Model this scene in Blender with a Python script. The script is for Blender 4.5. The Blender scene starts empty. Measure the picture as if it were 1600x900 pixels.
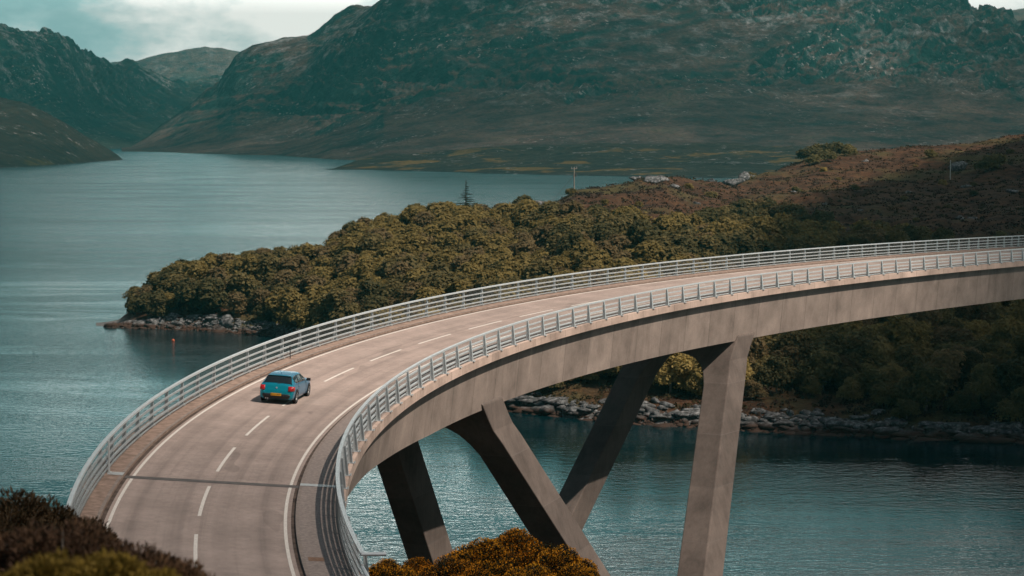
import bpy, math, random
import numpy as np
from math import radians as R, sin, cos, pi, atan, sqrt

random.seed(7)
SC = bpy.context.scene
COL = SC.collection

# ------------------------------------------------------------------ camera
FPX, HOR, CAMZ = 3251.4, 202.0, 42.75          # focal length / horizon row for a 1600 px wide frame
PITCH = atan((450 - HOR) / FPX)
cd = bpy.data.cameras.new("camera"); cam = bpy.data.objects.new("camera", cd); COL.objects.link(cam)
cd.sensor_width = 36.0; cd.lens = 36.0 * FPX / 1600.0
cd.clip_start = 0.5; cd.clip_end = 60000.0
cd.dof.use_dof = True; cd.dof.focus_distance = 125.0; cd.dof.aperture_fstop = 1.9
cam.location = (0, 0, CAMZ); cam.rotation_euler = (R(90) - PITCH, 0, 0)
SC.camera = cam

# ------------------------------------------------------------------ sun + sky
SUN_EL, SUN_AZ = 53.0, -30.0                   # azimuth measured from +X, anticlockwise
SUNDIR = (cos(R(SUN_EL)) * cos(R(SUN_AZ)), cos(R(SUN_EL)) * sin(R(SUN_AZ)), sin(R(SUN_EL)))
ld = bpy.data.lights.new("sun", 'SUN'); sun = bpy.data.objects.new("sun", ld); COL.objects.link(sun)
ld.energy = 4.7; ld.angle = R(0.5); ld.color = (1.0, 0.90, 0.80)
sun.rotation_euler = (R(90 - SUN_EL), 0, R(SUN_AZ + 90)); sun.location = (200, -160, 400)

W = bpy.data.worlds.new("World"); SC.world = W; W.use_nodes = True
def build_world():
    nt = W.node_tree; nt.nodes.clear(); n = nt.nodes; l = nt.links
    out = n.new('ShaderNodeOutputWorld'); bg = n.new('ShaderNodeBackground'); bg.inputs['Strength'].default_value = 0.05
    sky = n.new('ShaderNodeTexSky'); sky.sky_type = 'NISHITA'; sky.sun_disc = False
    sky.sun_elevation = R(SUN_EL); sky.sun_rotation = R(90 - SUN_AZ); sky.air_density = 1.0; sky.dust_density = 2.0
    tc = n.new('ShaderNodeTexCoord'); mp = n.new('ShaderNodeMapping')
    mp.inputs['Scale'].default_value = (1, 1, 2.3); mp.inputs['Location'].default_value = (0.33, 0.0, 0.12)
    nz = n.new('ShaderNodeTexNoise'); nz.inputs['Scale'].default_value = 10.0; nz.inputs['Detail'].default_value = 9.0
    nz.inputs['Roughness'].default_value = 0.56
    l.new(tc.outputs['Generated'], mp.inputs['Vector']); l.new(mp.outputs['Vector'], nz.inputs['Vector'])
    rp = n.new('ShaderNodeValToRGB'); e = rp.color_ramp.elements
    e[0].position = 0.38; e[0].color = (10.0, 15.0, 15.2, 1)
    e[1].position = 0.575; e[1].color = (36.0, 34.0, 32.0, 1)
    m = e.new(0.49); m.color = (20.0, 22.0, 21.4, 1)
    m = e.new(0.44); m.color = (13.0, 18.0, 18.0, 1)
    l.new(nz.outputs['Fac'], rp.inputs['Fac'])
    mx = n.new('ShaderNodeMixRGB')
    sp = n.new('ShaderNodeSeparateXYZ'); l.new(tc.outputs['Generated'], sp.inputs[0])
    mr = n.new('ShaderNodeMapRange'); mr.inputs['From Min'].default_value = 0.25; mr.inputs['From Max'].default_value = 0.45
    mr.inputs['To Min'].default_value = 0.92; mr.inputs['To Max'].default_value = 0.12
    l.new(sp.outputs['Z'], mr.inputs['Value']); l.new(mr.outputs['Result'], mx.inputs['Fac'])
    band = n.new('ShaderNodeValToRGB'); be = band.color_ramp.elements      # bright band added above the hills, dark higher up, to shape water reflections
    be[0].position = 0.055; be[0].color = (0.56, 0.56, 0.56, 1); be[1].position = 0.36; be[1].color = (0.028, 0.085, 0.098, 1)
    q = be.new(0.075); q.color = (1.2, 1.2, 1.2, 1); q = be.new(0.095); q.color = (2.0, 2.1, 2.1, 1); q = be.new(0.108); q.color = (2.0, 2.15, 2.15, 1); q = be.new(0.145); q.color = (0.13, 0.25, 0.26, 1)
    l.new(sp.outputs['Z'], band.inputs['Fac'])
    mu = n.new('ShaderNodeMixRGB'); mu.blend_type = 'MULTIPLY'; mu.inputs['Fac'].default_value = 1.0
    l.new(rp.outputs['Color'], mu.inputs['Color1']); l.new(band.outputs['Color'], mu.inputs['Color2'])
    az = n.new('ShaderNodeMapRange'); az.inputs['From Min'].default_value = -0.30; az.inputs['From Max'].default_value = 0.30   # sky dimmed to either side to darken the water there
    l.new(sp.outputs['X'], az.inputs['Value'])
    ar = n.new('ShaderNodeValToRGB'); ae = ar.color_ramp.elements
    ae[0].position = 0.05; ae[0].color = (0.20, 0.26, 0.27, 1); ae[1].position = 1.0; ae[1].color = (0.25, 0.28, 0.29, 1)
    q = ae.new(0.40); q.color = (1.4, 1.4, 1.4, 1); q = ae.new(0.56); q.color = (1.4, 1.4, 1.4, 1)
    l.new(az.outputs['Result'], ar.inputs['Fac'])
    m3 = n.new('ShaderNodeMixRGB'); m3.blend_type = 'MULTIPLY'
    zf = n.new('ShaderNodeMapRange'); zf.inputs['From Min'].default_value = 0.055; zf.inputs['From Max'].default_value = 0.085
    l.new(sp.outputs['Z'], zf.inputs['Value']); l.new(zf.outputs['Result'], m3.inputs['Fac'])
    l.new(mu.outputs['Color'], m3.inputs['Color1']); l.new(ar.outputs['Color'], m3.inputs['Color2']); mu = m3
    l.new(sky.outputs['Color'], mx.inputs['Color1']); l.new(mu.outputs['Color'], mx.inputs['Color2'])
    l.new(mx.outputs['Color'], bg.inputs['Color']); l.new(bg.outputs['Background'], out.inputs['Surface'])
build_world()

SC.view_settings.view_transform = 'Standard'; SC.view_settings.look = 'None'
SC.view_settings.exposure = 0.4; SC.view_settings.gamma = 1.0
SC.render.engine = 'CYCLES'
SC.cycles.use_denoising = True
SC.cycles.max_bounces = 6; SC.cycles.transparent_max_bounces = 24; SC.cycles.volume_bounces = 0

# ------------------------------------------------------------------ helpers
def tag(o, label=None, cat=None, group=None, kind=None):
    if label: o['label'] = label
    if cat: o['category'] = cat
    if group: o['group'] = group
    if kind: o['kind'] = kind
    return o

def empty(name, loc=(0, 0, 0), rz=0.0, label=None, cat=None, group=None):
    o = bpy.data.objects.new(name, None); COL.objects.link(o)
    o.location = loc; o.rotation_euler = (0, 0, rz); o.empty_display_size = 0.2
    return tag(o, label, cat, group)

def link(name, me, parent=None):
    o = bpy.data.objects.new(name, me); COL.objects.link(o)
    if parent is not None: o.parent = parent
    return o

def fast_mesh(name, V, F, smooth=False, uv=None, mats=(), mi=None):
    """V (n,3), F (m,k) uniform polygons."""
    V = np.asarray(V, dtype=np.float32); F = np.asarray(F, dtype=np.int32)
    me = bpy.data.meshes.new(name)
    k = F.shape[1]
    me.vertices.add(len(V)); me.vertices.foreach_set('co', V.ravel())
    me.loops.add(F.size); me.loops.foreach_set('vertex_index', F.ravel())
    me.polygons.add(len(F))
    me.polygons.foreach_set('loop_start', np.arange(0, F.size, k, dtype=np.int32))
    if smooth: me.polygons.foreach_set('use_smooth', np.ones(len(F), dtype=bool))
    for m in mats: me.materials.append(m)
    if mi is not None: me.polygons.foreach_set('material_index', np.asarray(mi, dtype=np.int32))
    if uv is not None:
        ul = me.uv_layers.new(name='UVMap')
        ul.data.foreach_set('uv', np.asarray(uv, dtype=np.float32)[F.ravel()].ravel())
    me.update(calc_edges=True); me.validate()
    return me

class MB:
    """collects polygons into one mesh"""
    def __init__(s): s.v = []; s.f = []; s.uv = []
    def add(s, vs, fs):
        b = len(s.v); s.v += [tuple(p) for p in vs]; s.f += [tuple(i + b for i in f) for f in fs]
    def box(s, c, h, rot=None):
        vs = []
        for dx, dy, dz in ((-1,-1,-1),(1,-1,-1),(1,1,-1),(-1,1,-1),(-1,-1,1),(1,-1,1),(1,1,1),(-1,1,1)):
            p = np.array([dx*h[0], dy*h[1], dz*h[2]])
            if rot is not None: p = rot @ p
            vs.append(p + np.array(c))
        s.add(vs, [(0,3,2,1),(4,5,6,7),(0,1,5,4),(1,2,6,5),(2,3,7,6),(3,0,4,7)])
    def tube(s, pts, rad, n=8, cap=True):
        pts = [np.array(p, float) for p in pts]; rings = []
        if not hasattr(rad, '__len__'): rad = [rad] * len(pts)
        for i, p in enumerate(pts):
            t = pts[min(i+1, len(pts)-1)] - pts[max(i-1, 0)]; t = t / (np.linalg.norm(t) + 1e-9)
            a = np.array([0,0,1.0]) if abs(t[2]) < 0.9 else np.array([1.0,0,0])
            u = np.cross(t, a); u /= np.linalg.norm(u); w = np.cross(u, t)
            rings.append([p + rad[i]*(cos(2*pi*k/n)*u + sin(2*pi*k/n)*w) for k in range(n)])
        vs = [q for r in rings for q in r]; fs = []
        for i in range(len(pts)-1):
            for k in range(n):
                fs.append((i*n+k, i*n+(k+1)%n, (i+1)*n+(k+1)%n, (i+1)*n+k))
        if cap:
            fs.append(tuple(range(n-1, -1, -1))); fs.append(tuple((len(pts)-1)*n+k for k in range(n)))
        s.add(vs, fs)
    def mesh(s, name, mat=None, smooth=False):
        me = bpy.data.meshes.new(name); me.from_pydata(s.v, [], s.f); me.update()
        if smooth: me.polygons.foreach_set('use_smooth', np.ones(len(me.polygons), dtype=bool))
        if mat: me.materials.append(mat)
        return me
    def build(s, name, mat=None, parent=None, smooth=False):
        return link(name, s.mesh(name, mat, smooth), parent)

# numpy value noise
def _hash(ix, iy, seed):
    h = (ix.astype(np.int64) * 374761393 + iy.astype(np.int64) * 668265263 + seed * 974634777) & 0x7fffffff
    h = ((h ^ (h >> 13)) * 1274126177) & 0x7fffffff
    return ((h ^ (h >> 16)) & 0xffff) / 65535.0
def vnoise(x, y, seed=0):
    ix = np.floor(x); iy = np.floor(y); fx = x - ix; fy = y - iy
    fx = fx*fx*fx*(fx*(fx*6-15)+10); fy = fy*fy*fy*(fy*(fy*6-15)+10)
    a = _hash(ix, iy, seed); b = _hash(ix+1, iy, seed); c = _hash(ix, iy+1, seed); d = _hash(ix+1, iy+1, seed)
    return (a*(1-fx)+b*fx)*(1-fy) + (c*(1-fx)+d*fx)*fy
def fbm(x, y, seed=0, octv=5, gain=0.5, ridged=False):
    x = np.asarray(x, float); y = np.asarray(y, float)
    t = np.zeros_like(x); a = 1.0; s = 0.0
    for o in range(octv):
        ca, sa = cos(0.5 + o), sin(0.5 + o)
        n = vnoise(x*ca - y*sa + 17.3*o, x*sa + y*ca - 9.1*o, seed + o)
        if ridged: n = 1 - abs(2*n - 1)
        t += a*n; s += a; a *= gain; x = x*2.03; y = y*2.03
    return t / s            # 0..1

# ray of a photograph pixel, to place far land where it stands
CT, ST = cos(PITCH), sin(PITCH)
def pix(u, v, d):
    u = np.asarray(u, float); v = np.asarray(v, float); d = np.asarray(d, float)
    a = (u - 800) / FPX; b = (450 - v) / FPX
    dy = CT + b*ST; dz = -ST + b*CT
    t = d / dy
    return a*t, d + 0*a, CAMZ + dz*t
def to_pix(x, y, z):
    dep = y*CT - (z - CAMZ)*ST; up = y*ST + (z - CAMZ)*CT
    return 800 + FPX*x/dep, 450 - FPX*up/dep

# ------------------------------------------------------------------ materials
def material(name):
    m = bpy.data.materials.new(name); m.use_nodes = True
    nt = m.node_tree; nt.nodes.clear()
    return m, nt.nodes, nt.links
class NB:
    def __init__(s, name):
        s.m, s.n, s.l = material(name)
        s.out = s.n.new('ShaderNodeOutputMaterial')
        s.tc = s.n.new('ShaderNodeTexCoord')
    def noise(s, scale, detail=5, rough=0.55, vec=None, stretch=None, coord='Object', dist=0.0):
        v = vec if vec is not None else s.tc.outputs[coord]
        if stretch is not None:
            mp = s.n.new('ShaderNodeMapping'); mp.inputs['Scale'].default_value = stretch
            s.l.new(v, mp.inputs['Vector']); v = mp.outputs['Vector']
        x = s.n.new('ShaderNodeTexNoise'); x.inputs['Scale'].default_value = scale
        x.inputs['Detail'].default_value = detail; x.inputs['Roughness'].default_value = rough
        x.inputs['Distortion'].default_value = dist
        s.l.new(v, x.inputs['Vector']); return x.outputs['Fac']
    def voro(s, scale, vec=None, feature='F1', coord='Object', out='Distance', stretch=None):
        v = vec if vec is not None else s.tc.outputs[coord]
        if stretch is not None:
            mp = s.n.new('ShaderNodeMapping'); mp.inputs['Scale'].default_value = stretch
            s.l.new(v, mp.inputs['Vector']); v = mp.outputs['Vector']
        x = s.n.new('ShaderNodeTexVoronoi'); x.feature = feature; x.inputs['Scale'].default_value = scale
        s.l.new(v, x.inputs['Vector']); return x.outputs[out]
    def ramp(s, fac, stops):
        r = s.n.new('ShaderNodeValToRGB'); e = r.color_ramp.elements
        while len(e) < len(stops): e.new(0.5)
        for i, (p, c) in enumerate(stops):
            e[i].position = p; e[i].color = (c[0], c[1], c[2], 1) if hasattr(c, '__len__') else (c, c, c, 1)
        s.l.new(fac, r.inputs['Fac']); return r.outputs['Color']
    def mix(s, fac, a, b, mode='MIX'):
        x = s.n.new('ShaderNodeMixRGB'); x.blend_type = mode
        for k, val in (('Fac', fac), ('Color1', a), ('Color2', b)):
            if isinstance(val, (int, float)): x.inputs[k].default_value = val if k == 'Fac' else (val, val, val, 1)
            elif isinstance(val, tuple): x.inputs[k].default_value = (*val, 1)
            else: s.l.new(val, x.inputs[k])
        return x.outputs['Color']
    def math(s, op, a, b=0.0, clamp=False):
        x = s.n.new('ShaderNodeMath'); x.operation = op; x.use_clamp = clamp
        for i, val in enumerate((a, b)):
            if isinstance(val, (int, float)): x.inputs[i].default_value = val
            else: s.l.new(val, x.inputs[i])
        return x.outputs[0]
    def sep(s, vec):
        x = s.n.new('ShaderNodeSeparateXYZ'); s.l.new(vec, x.inputs[0]); return x.outputs
    def bump(s, h, strength=0.5, dist=0.1, normal=None):
        b = s.n.new('ShaderNodeBump'); b.inputs['Strength'].default_value = strength; b.inputs['Distance'].default_value = dist
        s.l.new(h, b.inputs['Height'])
        if normal is not None: s.l.new(normal, b.inputs['Normal'])
        return b.outputs['Normal']
    def bsdf(s, color, rough=0.8, metal=0.0, normal=None, spec=0.3, **kw):
        p = s.n.new('ShaderNodeBsdfPrincipled')
        if isinstance(color, tuple): p.inputs['Base Color'].default_value = (*color, 1)
        else: s.l.new(color, p.inputs['Base Color'])
        if isinstance(rough, (int, float)): p.inputs['Roughness'].default_value = rough
        else: s.l.new(rough, p.inputs['Roughness'])
        p.inputs['Metallic'].default_value = metal; p.inputs['Specular IOR Level'].default_value = spec
        for k, v in kw.items(): p.inputs[k.replace('_', ' ')].default_value = v
        if normal is not None: s.l.new(normal, p.inputs['Normal'])
        return p.outputs['BSDF']
    def done(s, sh): s.l.new(sh, s.out.inputs['Surface']); return s.m

def mat_asphalt():
    b = NB('asphalt'); uv = b.tc.outputs['UV']; su = b.sep(uv)
    fine = b.noise(60, 3, 0.7); mid = b.noise(3.0, 5, 0.6); big = b.noise(0.35, 4)
    c = b.ramp(fine, [(0.25, (0.17, 0.130, 0.112)), (0.5, (0.315, 0.237, 0.200)), (0.78, (0.44, 0.355, 0.312))])
    c = b.mix(1.0, c, b.ramp(mid, [(0.3, 0.84), (0.7, 1.08)]), 'MULTIPLY')
    c = b.mix(1.0, c, b.ramp(big, [(0.35, 0.84), (0.65, 1.06)]), 'MULTIPLY')
    # long streaks left by tyres, along the carriageway
    mp = b.n.new('ShaderNodeMapping'); mp.inputs['Scale'].default_value = (0.02, 2.3, 1); b.l.new(uv, mp.inputs['Vector'])
    st = b.noise(1.0, 4, 0.6, vec=mp.outputs['Vector'])
    c = b.mix(1.0, c, b.ramp(st, [(0.36, 0.84), (0.5, 1.0), (0.7, 1.06)]), 'MULTIPLY')
    off = b.math('ABSOLUTE', b.math('SUBTRACT', 10.85, su[1]))           # distance from the crown of the road
    tr = b.math('COSINE', b.math('MULTIPLY', b.math('SUBTRACT', off, 0.85), 4.19))
    tk = b.ramp(b.math('ADD', b.math('MULTIPLY', tr, 0.5), b.math('MULTIPLY', b.math('SUBTRACT', mid, 0.5), 0.8)), [(0.05, 1.03), (0.45, 0.92)])
    c = b.mix(1.0, c, tk, 'MULTIPLY')
    mp2 = b.n.new('ShaderNodeMapping'); mp2.inputs['Scale'].default_value = (0.12, 0.5, 1); b.l.new(uv, mp2.inputs['Vector'])
    pt = b.ramp(b.noise(1.0, 2, 0.4, vec=mp2.outputs['Vector']), [(0.66, 1.0), (0.665, 0.82)])
    c = b.mix(1.0, c, pt, 'MULTIPLY')
    nrm = b.bump(fine, 0.5, 0.01)
    return b.done(b.bsdf(c, 0.85, normal=nrm, spec=0.25))

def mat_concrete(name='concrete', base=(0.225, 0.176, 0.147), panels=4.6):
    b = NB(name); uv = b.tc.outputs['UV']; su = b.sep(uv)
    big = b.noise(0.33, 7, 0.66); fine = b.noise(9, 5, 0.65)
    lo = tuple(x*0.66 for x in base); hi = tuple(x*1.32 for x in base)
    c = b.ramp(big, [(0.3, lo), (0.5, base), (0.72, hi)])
    c = b.mix(1.0, c, b.ramp(fine, [(0.3, 0.88), (0.7, 1.08)]), 'MULTIPLY')
    if panels:
        k = b.math('FLOOR', b.math('DIVIDE', su[0], panels))
        wn = b.n.new('ShaderNodeTexWhiteNoise'); wn.noise_dimensions = '1D'; b.l.new(k, wn.inputs['W'])
        c = b.mix(1.0, c, b.ramp(wn.outputs['Value'], [(0.0, 0.90), (0.7, 1.0), (1.0, 1.12)]), 'MULTIPLY')
        fr = b.math('FRACT', b.math('DIVIDE', su[0], panels))
        edge = b.math('LESS_THAN', fr, 0.02)
        c = b.mix(b.math('MULTIPLY', edge, 0.55), c, (0.08, 0.065, 0.055))
        # runs of lime and dirt down the web
        mp = b.n.new('ShaderNodeMapping'); mp.inputs['Scale'].default_value = (0.55, 0.07, 1); b.l.new(uv, mp.inputs['Vector'])
        st = b.noise(1.0, 6, 0.65, vec=mp.outputs['Vector'])
        c = b.mix(1.0, c, b.ramp(st, [(0.33, 0.76), (0.45, 1.0), (0.60, 1.0), (0.70, 1.26)]), 'MULTIPLY')
    else:
        # shutter board marks and pour lines
        mp = b.noise(1.0, 4, 0.6, stretch=(3.0, 3.0, 0.12))
        c = b.mix(1.0, c, b.ramp(mp, [(0.32, 0.88), (0.5, 1.0), (0.72, 1.08)]), 'MULTIPLY')
        z = b.sep(b.tc.outputs['Object'])[2]
        fr = b.math('FRACT', b.math('DIVIDE', z, 3.7))
        c = b.mix(b.math('MULTIPLY', b.math('LESS_THAN', fr, 0.014), 0.4), c, (0.12, 0.10, 0.09))
        wn = b.n.new('ShaderNodeTexWhiteNoise'); wn.noise_dimensions = '1D'
        b.l.new(b.math('FLOOR', b.math('DIVIDE', z, 3.7)), wn.inputs['W'])
        c = b.mix(1.0, c, b.ramp(wn.outputs['Value'], [(0.0, 0.88), (1.0, 1.10)]), 'MULTIPLY')
    return b.done(b.bsdf(c, 0.9, normal=b.bump(fine, 0.25, 0.02), spec=0.2))

def mat_plain(name, col, rough=0.5, metal=0.0, var=0.12, scale=4.0, spec=0.4, **kw):
    b = NB(name); n = b.noise(scale, 5, 0.6)
    c = b.mix(1.0, col, b.ramp(n, [(0.3, 1 - var), (0.7, 1 + var)]), 'MULTIPLY')
    return b.done(b.bsdf(c, rough, metal, spec=spec, **kw))

def mat_leaf(name, a, c, trans=0.45, scale=0.5):
    b = NB(name)
    oi = b.n.new('ShaderNodeObjectInfo')
    n = b.noise(scale, 3, 0.6, coord='Object'); n2 = b.noise(7.0, 2)
    f = b.math('ADD', b.math('MULTIPLY', n, 0.55), b.math('ADD', b.math('MULTIPLY', oi.outputs['Random'], 0.5), b.math('MULTIPLY', b.math('SUBTRACT', n2, 0.5), 0.9)))
    col = b.ramp(f, [(0.25, a), (0.8, c)])
    p = b.bsdf(col, 0.75, spec=0.15)
    t = b.n.new('ShaderNodeBsdfTranslucent'); b.l.new(col, t.inputs['Color'])
    mx = b.n.new('ShaderNodeMixShader'); mx.inputs['Fac'].default_value = trans
    b.l.new(p, mx.inputs[1]); b.l.new(t.outputs[0], mx.inputs[2])
    return b.done(mx.outputs[0])

def mat_rock(name='lichened_rock', tide=True, k=1.0):
    b = NB(name)
    n = b.noise(1.3, 7, 0.65); f = b.noise(8, 4, 0.7)
    c = b.ramp(n, [(0.36, (0.018*k, 0.018*k, 0.018*k)), (0.50, (0.065*k, 0.064*k, 0.062*k)), (0.62, (0.17*k, 0.167*k, 0.163*k)), (0.78, (0.34*k, 0.325*k, 0.31*k))])
    c = b.mix(1.0, c, b.ramp(f, [(0.3, 0.65), (0.7, 1.2)]), 'MULTIPLY')
    if tide:
        geo = b.n.new('ShaderNodeNewGeometry'); z = b.sep(geo.outputs['Position'])[2]
        w = b.math('ADD', z, b.math('MULTIPLY', b.math('SUBTRACT', b.noise(0.4, 3), 0.5), 1.2))
        t = b.ramp(b.math('MULTIPLY', w, 0.5), [(0.30, 0.0), (0.60, 1.0)])
        weed = b.mix(b.noise(0.25, 3), (0.012, 0.010, 0.008), (0.055, 0.024, 0.012))
        c = b.mix(t, weed, c)
    return b.done(b.bsdf(c, 0.85, normal=b.bump(f, 0.8, 0.12), spec=0.25))

def mat_water():
    b = NB('loch_water'); geo = b.n.new('ShaderNodeNewGeometry'); P = geo.outputs['Position']
    big = b.noise(0.006, 4, 0.55, vec=P, stretch=(0.35, 1.6, 1))
    slick = b.noise(0.011, 5, 0.6, vec=P, stretch=(0.25, 1.2, 1), dist=1.2)
    w1 = b.noise(0.55, 3, 0.6, vec=P, stretch=(1.0, 1.5, 1)); w2 = b.noise(0.13, 3, 0.55, vec=P, stretch=(0.8, 1.6, 1)); w3 = b.noise(1.9, 2, 0.5, vec=P)
    h = b.math('ADD', b.math('ADD', b.math('MULTIPLY', w1, 0.55), b.math('MULTIPLY', w2, 0.35)), b.math('MULTIPLY', w3, 0.22))
    bp = b.n.new('ShaderNodeBump'); bp.inputs['Distance'].default_value = 1.0
    b.l.new(h, bp.inputs['Height'])
    st = b.math('MULTIPLY', b.ramp(big, [(0.35, 0.55), (0.65, 1.0)]), b.ramp(slick, [(0.44, 1.0), (0.50, 0.45), (0.56, 1.0)]))
    # the narrows under the bridge lie in the lee of the land, the open loch is blown
    wind = b.ramp(b.math('ADD', b.math('DIVIDE', b.sep(P)[1], 1500.0), b.math('MULTIPLY', b.math('SUBTRACT', big, 0.5), 0.25)), [(0.20, 0.0), (0.75, 1.0)])
    b.l.new(b.math('MULTIPLY', st, b.math('ADD', 0.20, b.math('MULTIPLY', wind, 0.62))), bp.inputs['Strength'])
    col = b.mix(b.ramp(big, [(0.4, 0.0), (0.6, 1.0)]), (0.0015, 0.011, 0.014), (0.002, 0.016, 0.019))
    rg = b.math('MULTIPLY', b.ramp(slick, [(0.43, 1.0), (0.50, 0.35), (0.57, 1.0)]), b.math('ADD', 0.06, b.math('MULTIPLY', wind, 0.19)))
    p = b.bsdf(col, rg, normal=bp.outputs['Normal'], spec=0.5, IOR=1.33)
    return b.done(p)

def mat_mountain(name, haze_k=1.0, seed=0.0, rocky=1.0, green=1.0):
    b = NB(name); geo = b.n.new('ShaderNodeNewGeometry'); P = geo.outputs['Position']
    mp = b.n.new('ShaderNodeMapping'); mp.inputs['Location'].default_value = (seed, seed*0.7, 0); b.l.new(P, mp.inputs['Vector']); P = mp.outputs['Vector']
    nz = b.sep(geo.outputs['Normal'])[2]
    n1 = b.noise(0.0035, 6, 0.62, vec=P); n2 = b.noise(0.014, 6, 0.65, vec=P); n3 = b.noise(0.05, 5, 0.7, vec=P)
    heath = b.ramp(n2, [(0.34, (0.020, 0.012, 0.012)), (0.46, (0.066, 0.035, 0.031)), (0.58, (0.108, 0.056, 0.046)), (0.74, (0.105, 0.074, 0.048))])
    scrub = b.ramp(n3, [(0.3, (0.003, 0.014, 0.013)), (0.7, (0.014, 0.042, 0.036))])
    if green > 1.2: heath = b.mix(1.0, heath, (0.45, 0.85, 0.80), 'MULTIPLY')
    fine = b.noise(0.13, 5, 0.75, vec=P)
    heath = b.mix(1.0, b.mix(1.0, heath, (0.78, 0.92, 0.88), 'MULTIPLY'), b.ramp(fine, [(0.34, 0.45), (0.66, 1.5)]), 'MULTIPLY')
    slope = b.math('ADD', nz, b.math('MULTIPLY', b.math('SUBTRACT', n1, 0.5), 0.9))
    fs = b.ramp(slope, [(0.70 + 0.04*green, 1.0), (0.90 + 0.03*green, 0.0)])
    c = b.mix(fs, heath, scrub)
    rock = b.ramp(b.noise(0.09, 5, 0.75, vec=P), [(0.34, (0.04, 0.04, 0.04)), (0.66, (0.34, 0.335, 0.33))])
    # bare slabs and scattered boulders
    z = b.sep(geo.outputs['Position'])[2]
    hi = b.ramp(b.math('ADD', b.math('MULTIPLY', z, 0.0016), b.math('MULTIPLY', b.math('SUBTRACT', n1, 0.5), 1.6)), [(0.12, 0.0), (0.50, 1.0)])
    rmask = b.math('MULTIPLY', b.ramp(b.noise(0.022, 8, 0.78, vec=P), [(0.51, 0.0), (0.62, 1.0)]), b.math('ADD', hi, 0.12))
    c = b.mix(b.math('MULTIPLY', rmask, 0.85*rocky, True), c, rock)
    vm = b.ramp(b.noise(0.006, 4, 0.6, vec=P), [(0.46, 0.0), (0.60, 1.0)])
    sp = b.math('MULTIPLY', b.ramp(b.noise(0.11, 3, 0.6, vec=P), [(0.61, 0.0), (0.67, 1.0)]), vm)
    c = b.mix(b.math('MULTIPLY', sp, 0.8*rocky, True), c, (0.34, 0.33, 0.32))
    h = b.math('ADD', b.math('MULTIPLY', n3, 0.6), n2)
    return b.done(b.bsdf(c, 0.95, normal=b.bump(h, 0.9, 18.0), spec=0.1))

def mat_moor(name='heather_moor'):
    b = NB(name); geo = b.n.new('ShaderNodeNewGeometry'); P = geo.outputs['Position']
    n1 = b.noise(0.03, 5, 0.6, vec=P); n2 = b.noise(0.22, 6, 0.68, vec=P); n3 = b.noise(1.6, 4, 0.7, vec=P)
    c = b.ramp(n2, [(0.30, (0.014, 0.009, 0.006)), (0.46, (0.040, 0.020, 0.011)), (0.60, (0.070, 0.034, 0.017)), (0.76, (0.064, 0.044, 0.019))])
    c = b.mix(b.ramp(n1, [(0.50, 0.0), (0.62, 0.85)]), c, (0.058, 0.048, 0.018))
    c = b.mix(1.0, c, b.ramp(n3, [(0.3, 0.45), (0.7, 1.45)]), 'MULTIPLY')
    z = b.sep(geo.outputs['Position'])[2]
    dirt = b.ramp(b.math('MULTIPLY', z, 0.2), [(0.05, 1.0), (0.35, 0.0)])
    c = b.mix(dirt, c, b.ramp(n3, [(0.3, (0.03, 0.028, 0.026)), (0.7, (0.15, 0.145, 0.14))]))
    h = b.math('ADD', n2, b.math('MULTIPLY', n3, 0.35))
    return b.done(b.bsdf(c, 0.95, normal=b.bump(h, 0.9, 0.8), spec=0.1))

def mat_headland(name, grass=(0.20, 0.115, 0.03), k=1.0):
    b = NB(name); geo = b.n.new('ShaderNodeNewGeometry'); P = geo.outputs['Position']
    n1 = b.noise(0.012, 5, 0.6, vec=P); n2 = b.noise(0.05, 6, 0.65, vec=P); n3 = b.noise(0.2, 4, 0.7, vec=P)
    c = b.ramp(n2, [(0.3, (0.012, 0.010, 0.008)), (0.5, (0.038, 0.027, 0.019)), (0.7, (0.060, 0.042, 0.026))])
    z = b.sep(geo.outputs['Position'])[2]
    low = b.ramp(b.math('MULTIPLY', z, 0.02), [(0.25, 1.0), (0.6, 0.0)])
    c = b.mix(b.math('MULTIPLY', b.ramp(n1, [(0.56, 0.0), (0.60, 1.0)]), low), c, grass)
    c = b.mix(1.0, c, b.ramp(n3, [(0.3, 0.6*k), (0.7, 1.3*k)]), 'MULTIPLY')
    vm = b.ramp(b.noise(0.02, 3, 0.6, vec=P), [(0.48, 0.0), (0.58, 1.0)])
    c = b.mix(b.math('MULTIPLY', b.ramp(b.noise(0.14, 3, 0.6, vec=P, stretch=(0.6, 1, 1)), [(0.61, 0.0), (0.67, 1.0)]), vm), c, (0.40*k, 0.38*k, 0.36*k))
    sh = b.ramp(b.math('ADD', b.math('MULTIPLY', z, 0.22), b.math('MULTIPLY', b.math('SUBTRACT', n3, 0.5), 0.5)), [(0.20, 1.0), (0.30, 0.0)])
    c = b.mix(sh, c, b.ramp(b.noise(0.05, 4, 0.7, vec=P), [(0.42, (0.02, 0.02, 0.02)), (0.60, (0.05, 0.05, 0.05)), (0.68, (0.30, 0.29, 0.28))]))
    return b.done(b.bsdf(c, 0.95, normal=b.bump(n2, 0.8, 4.0), spec=0.1))

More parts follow.
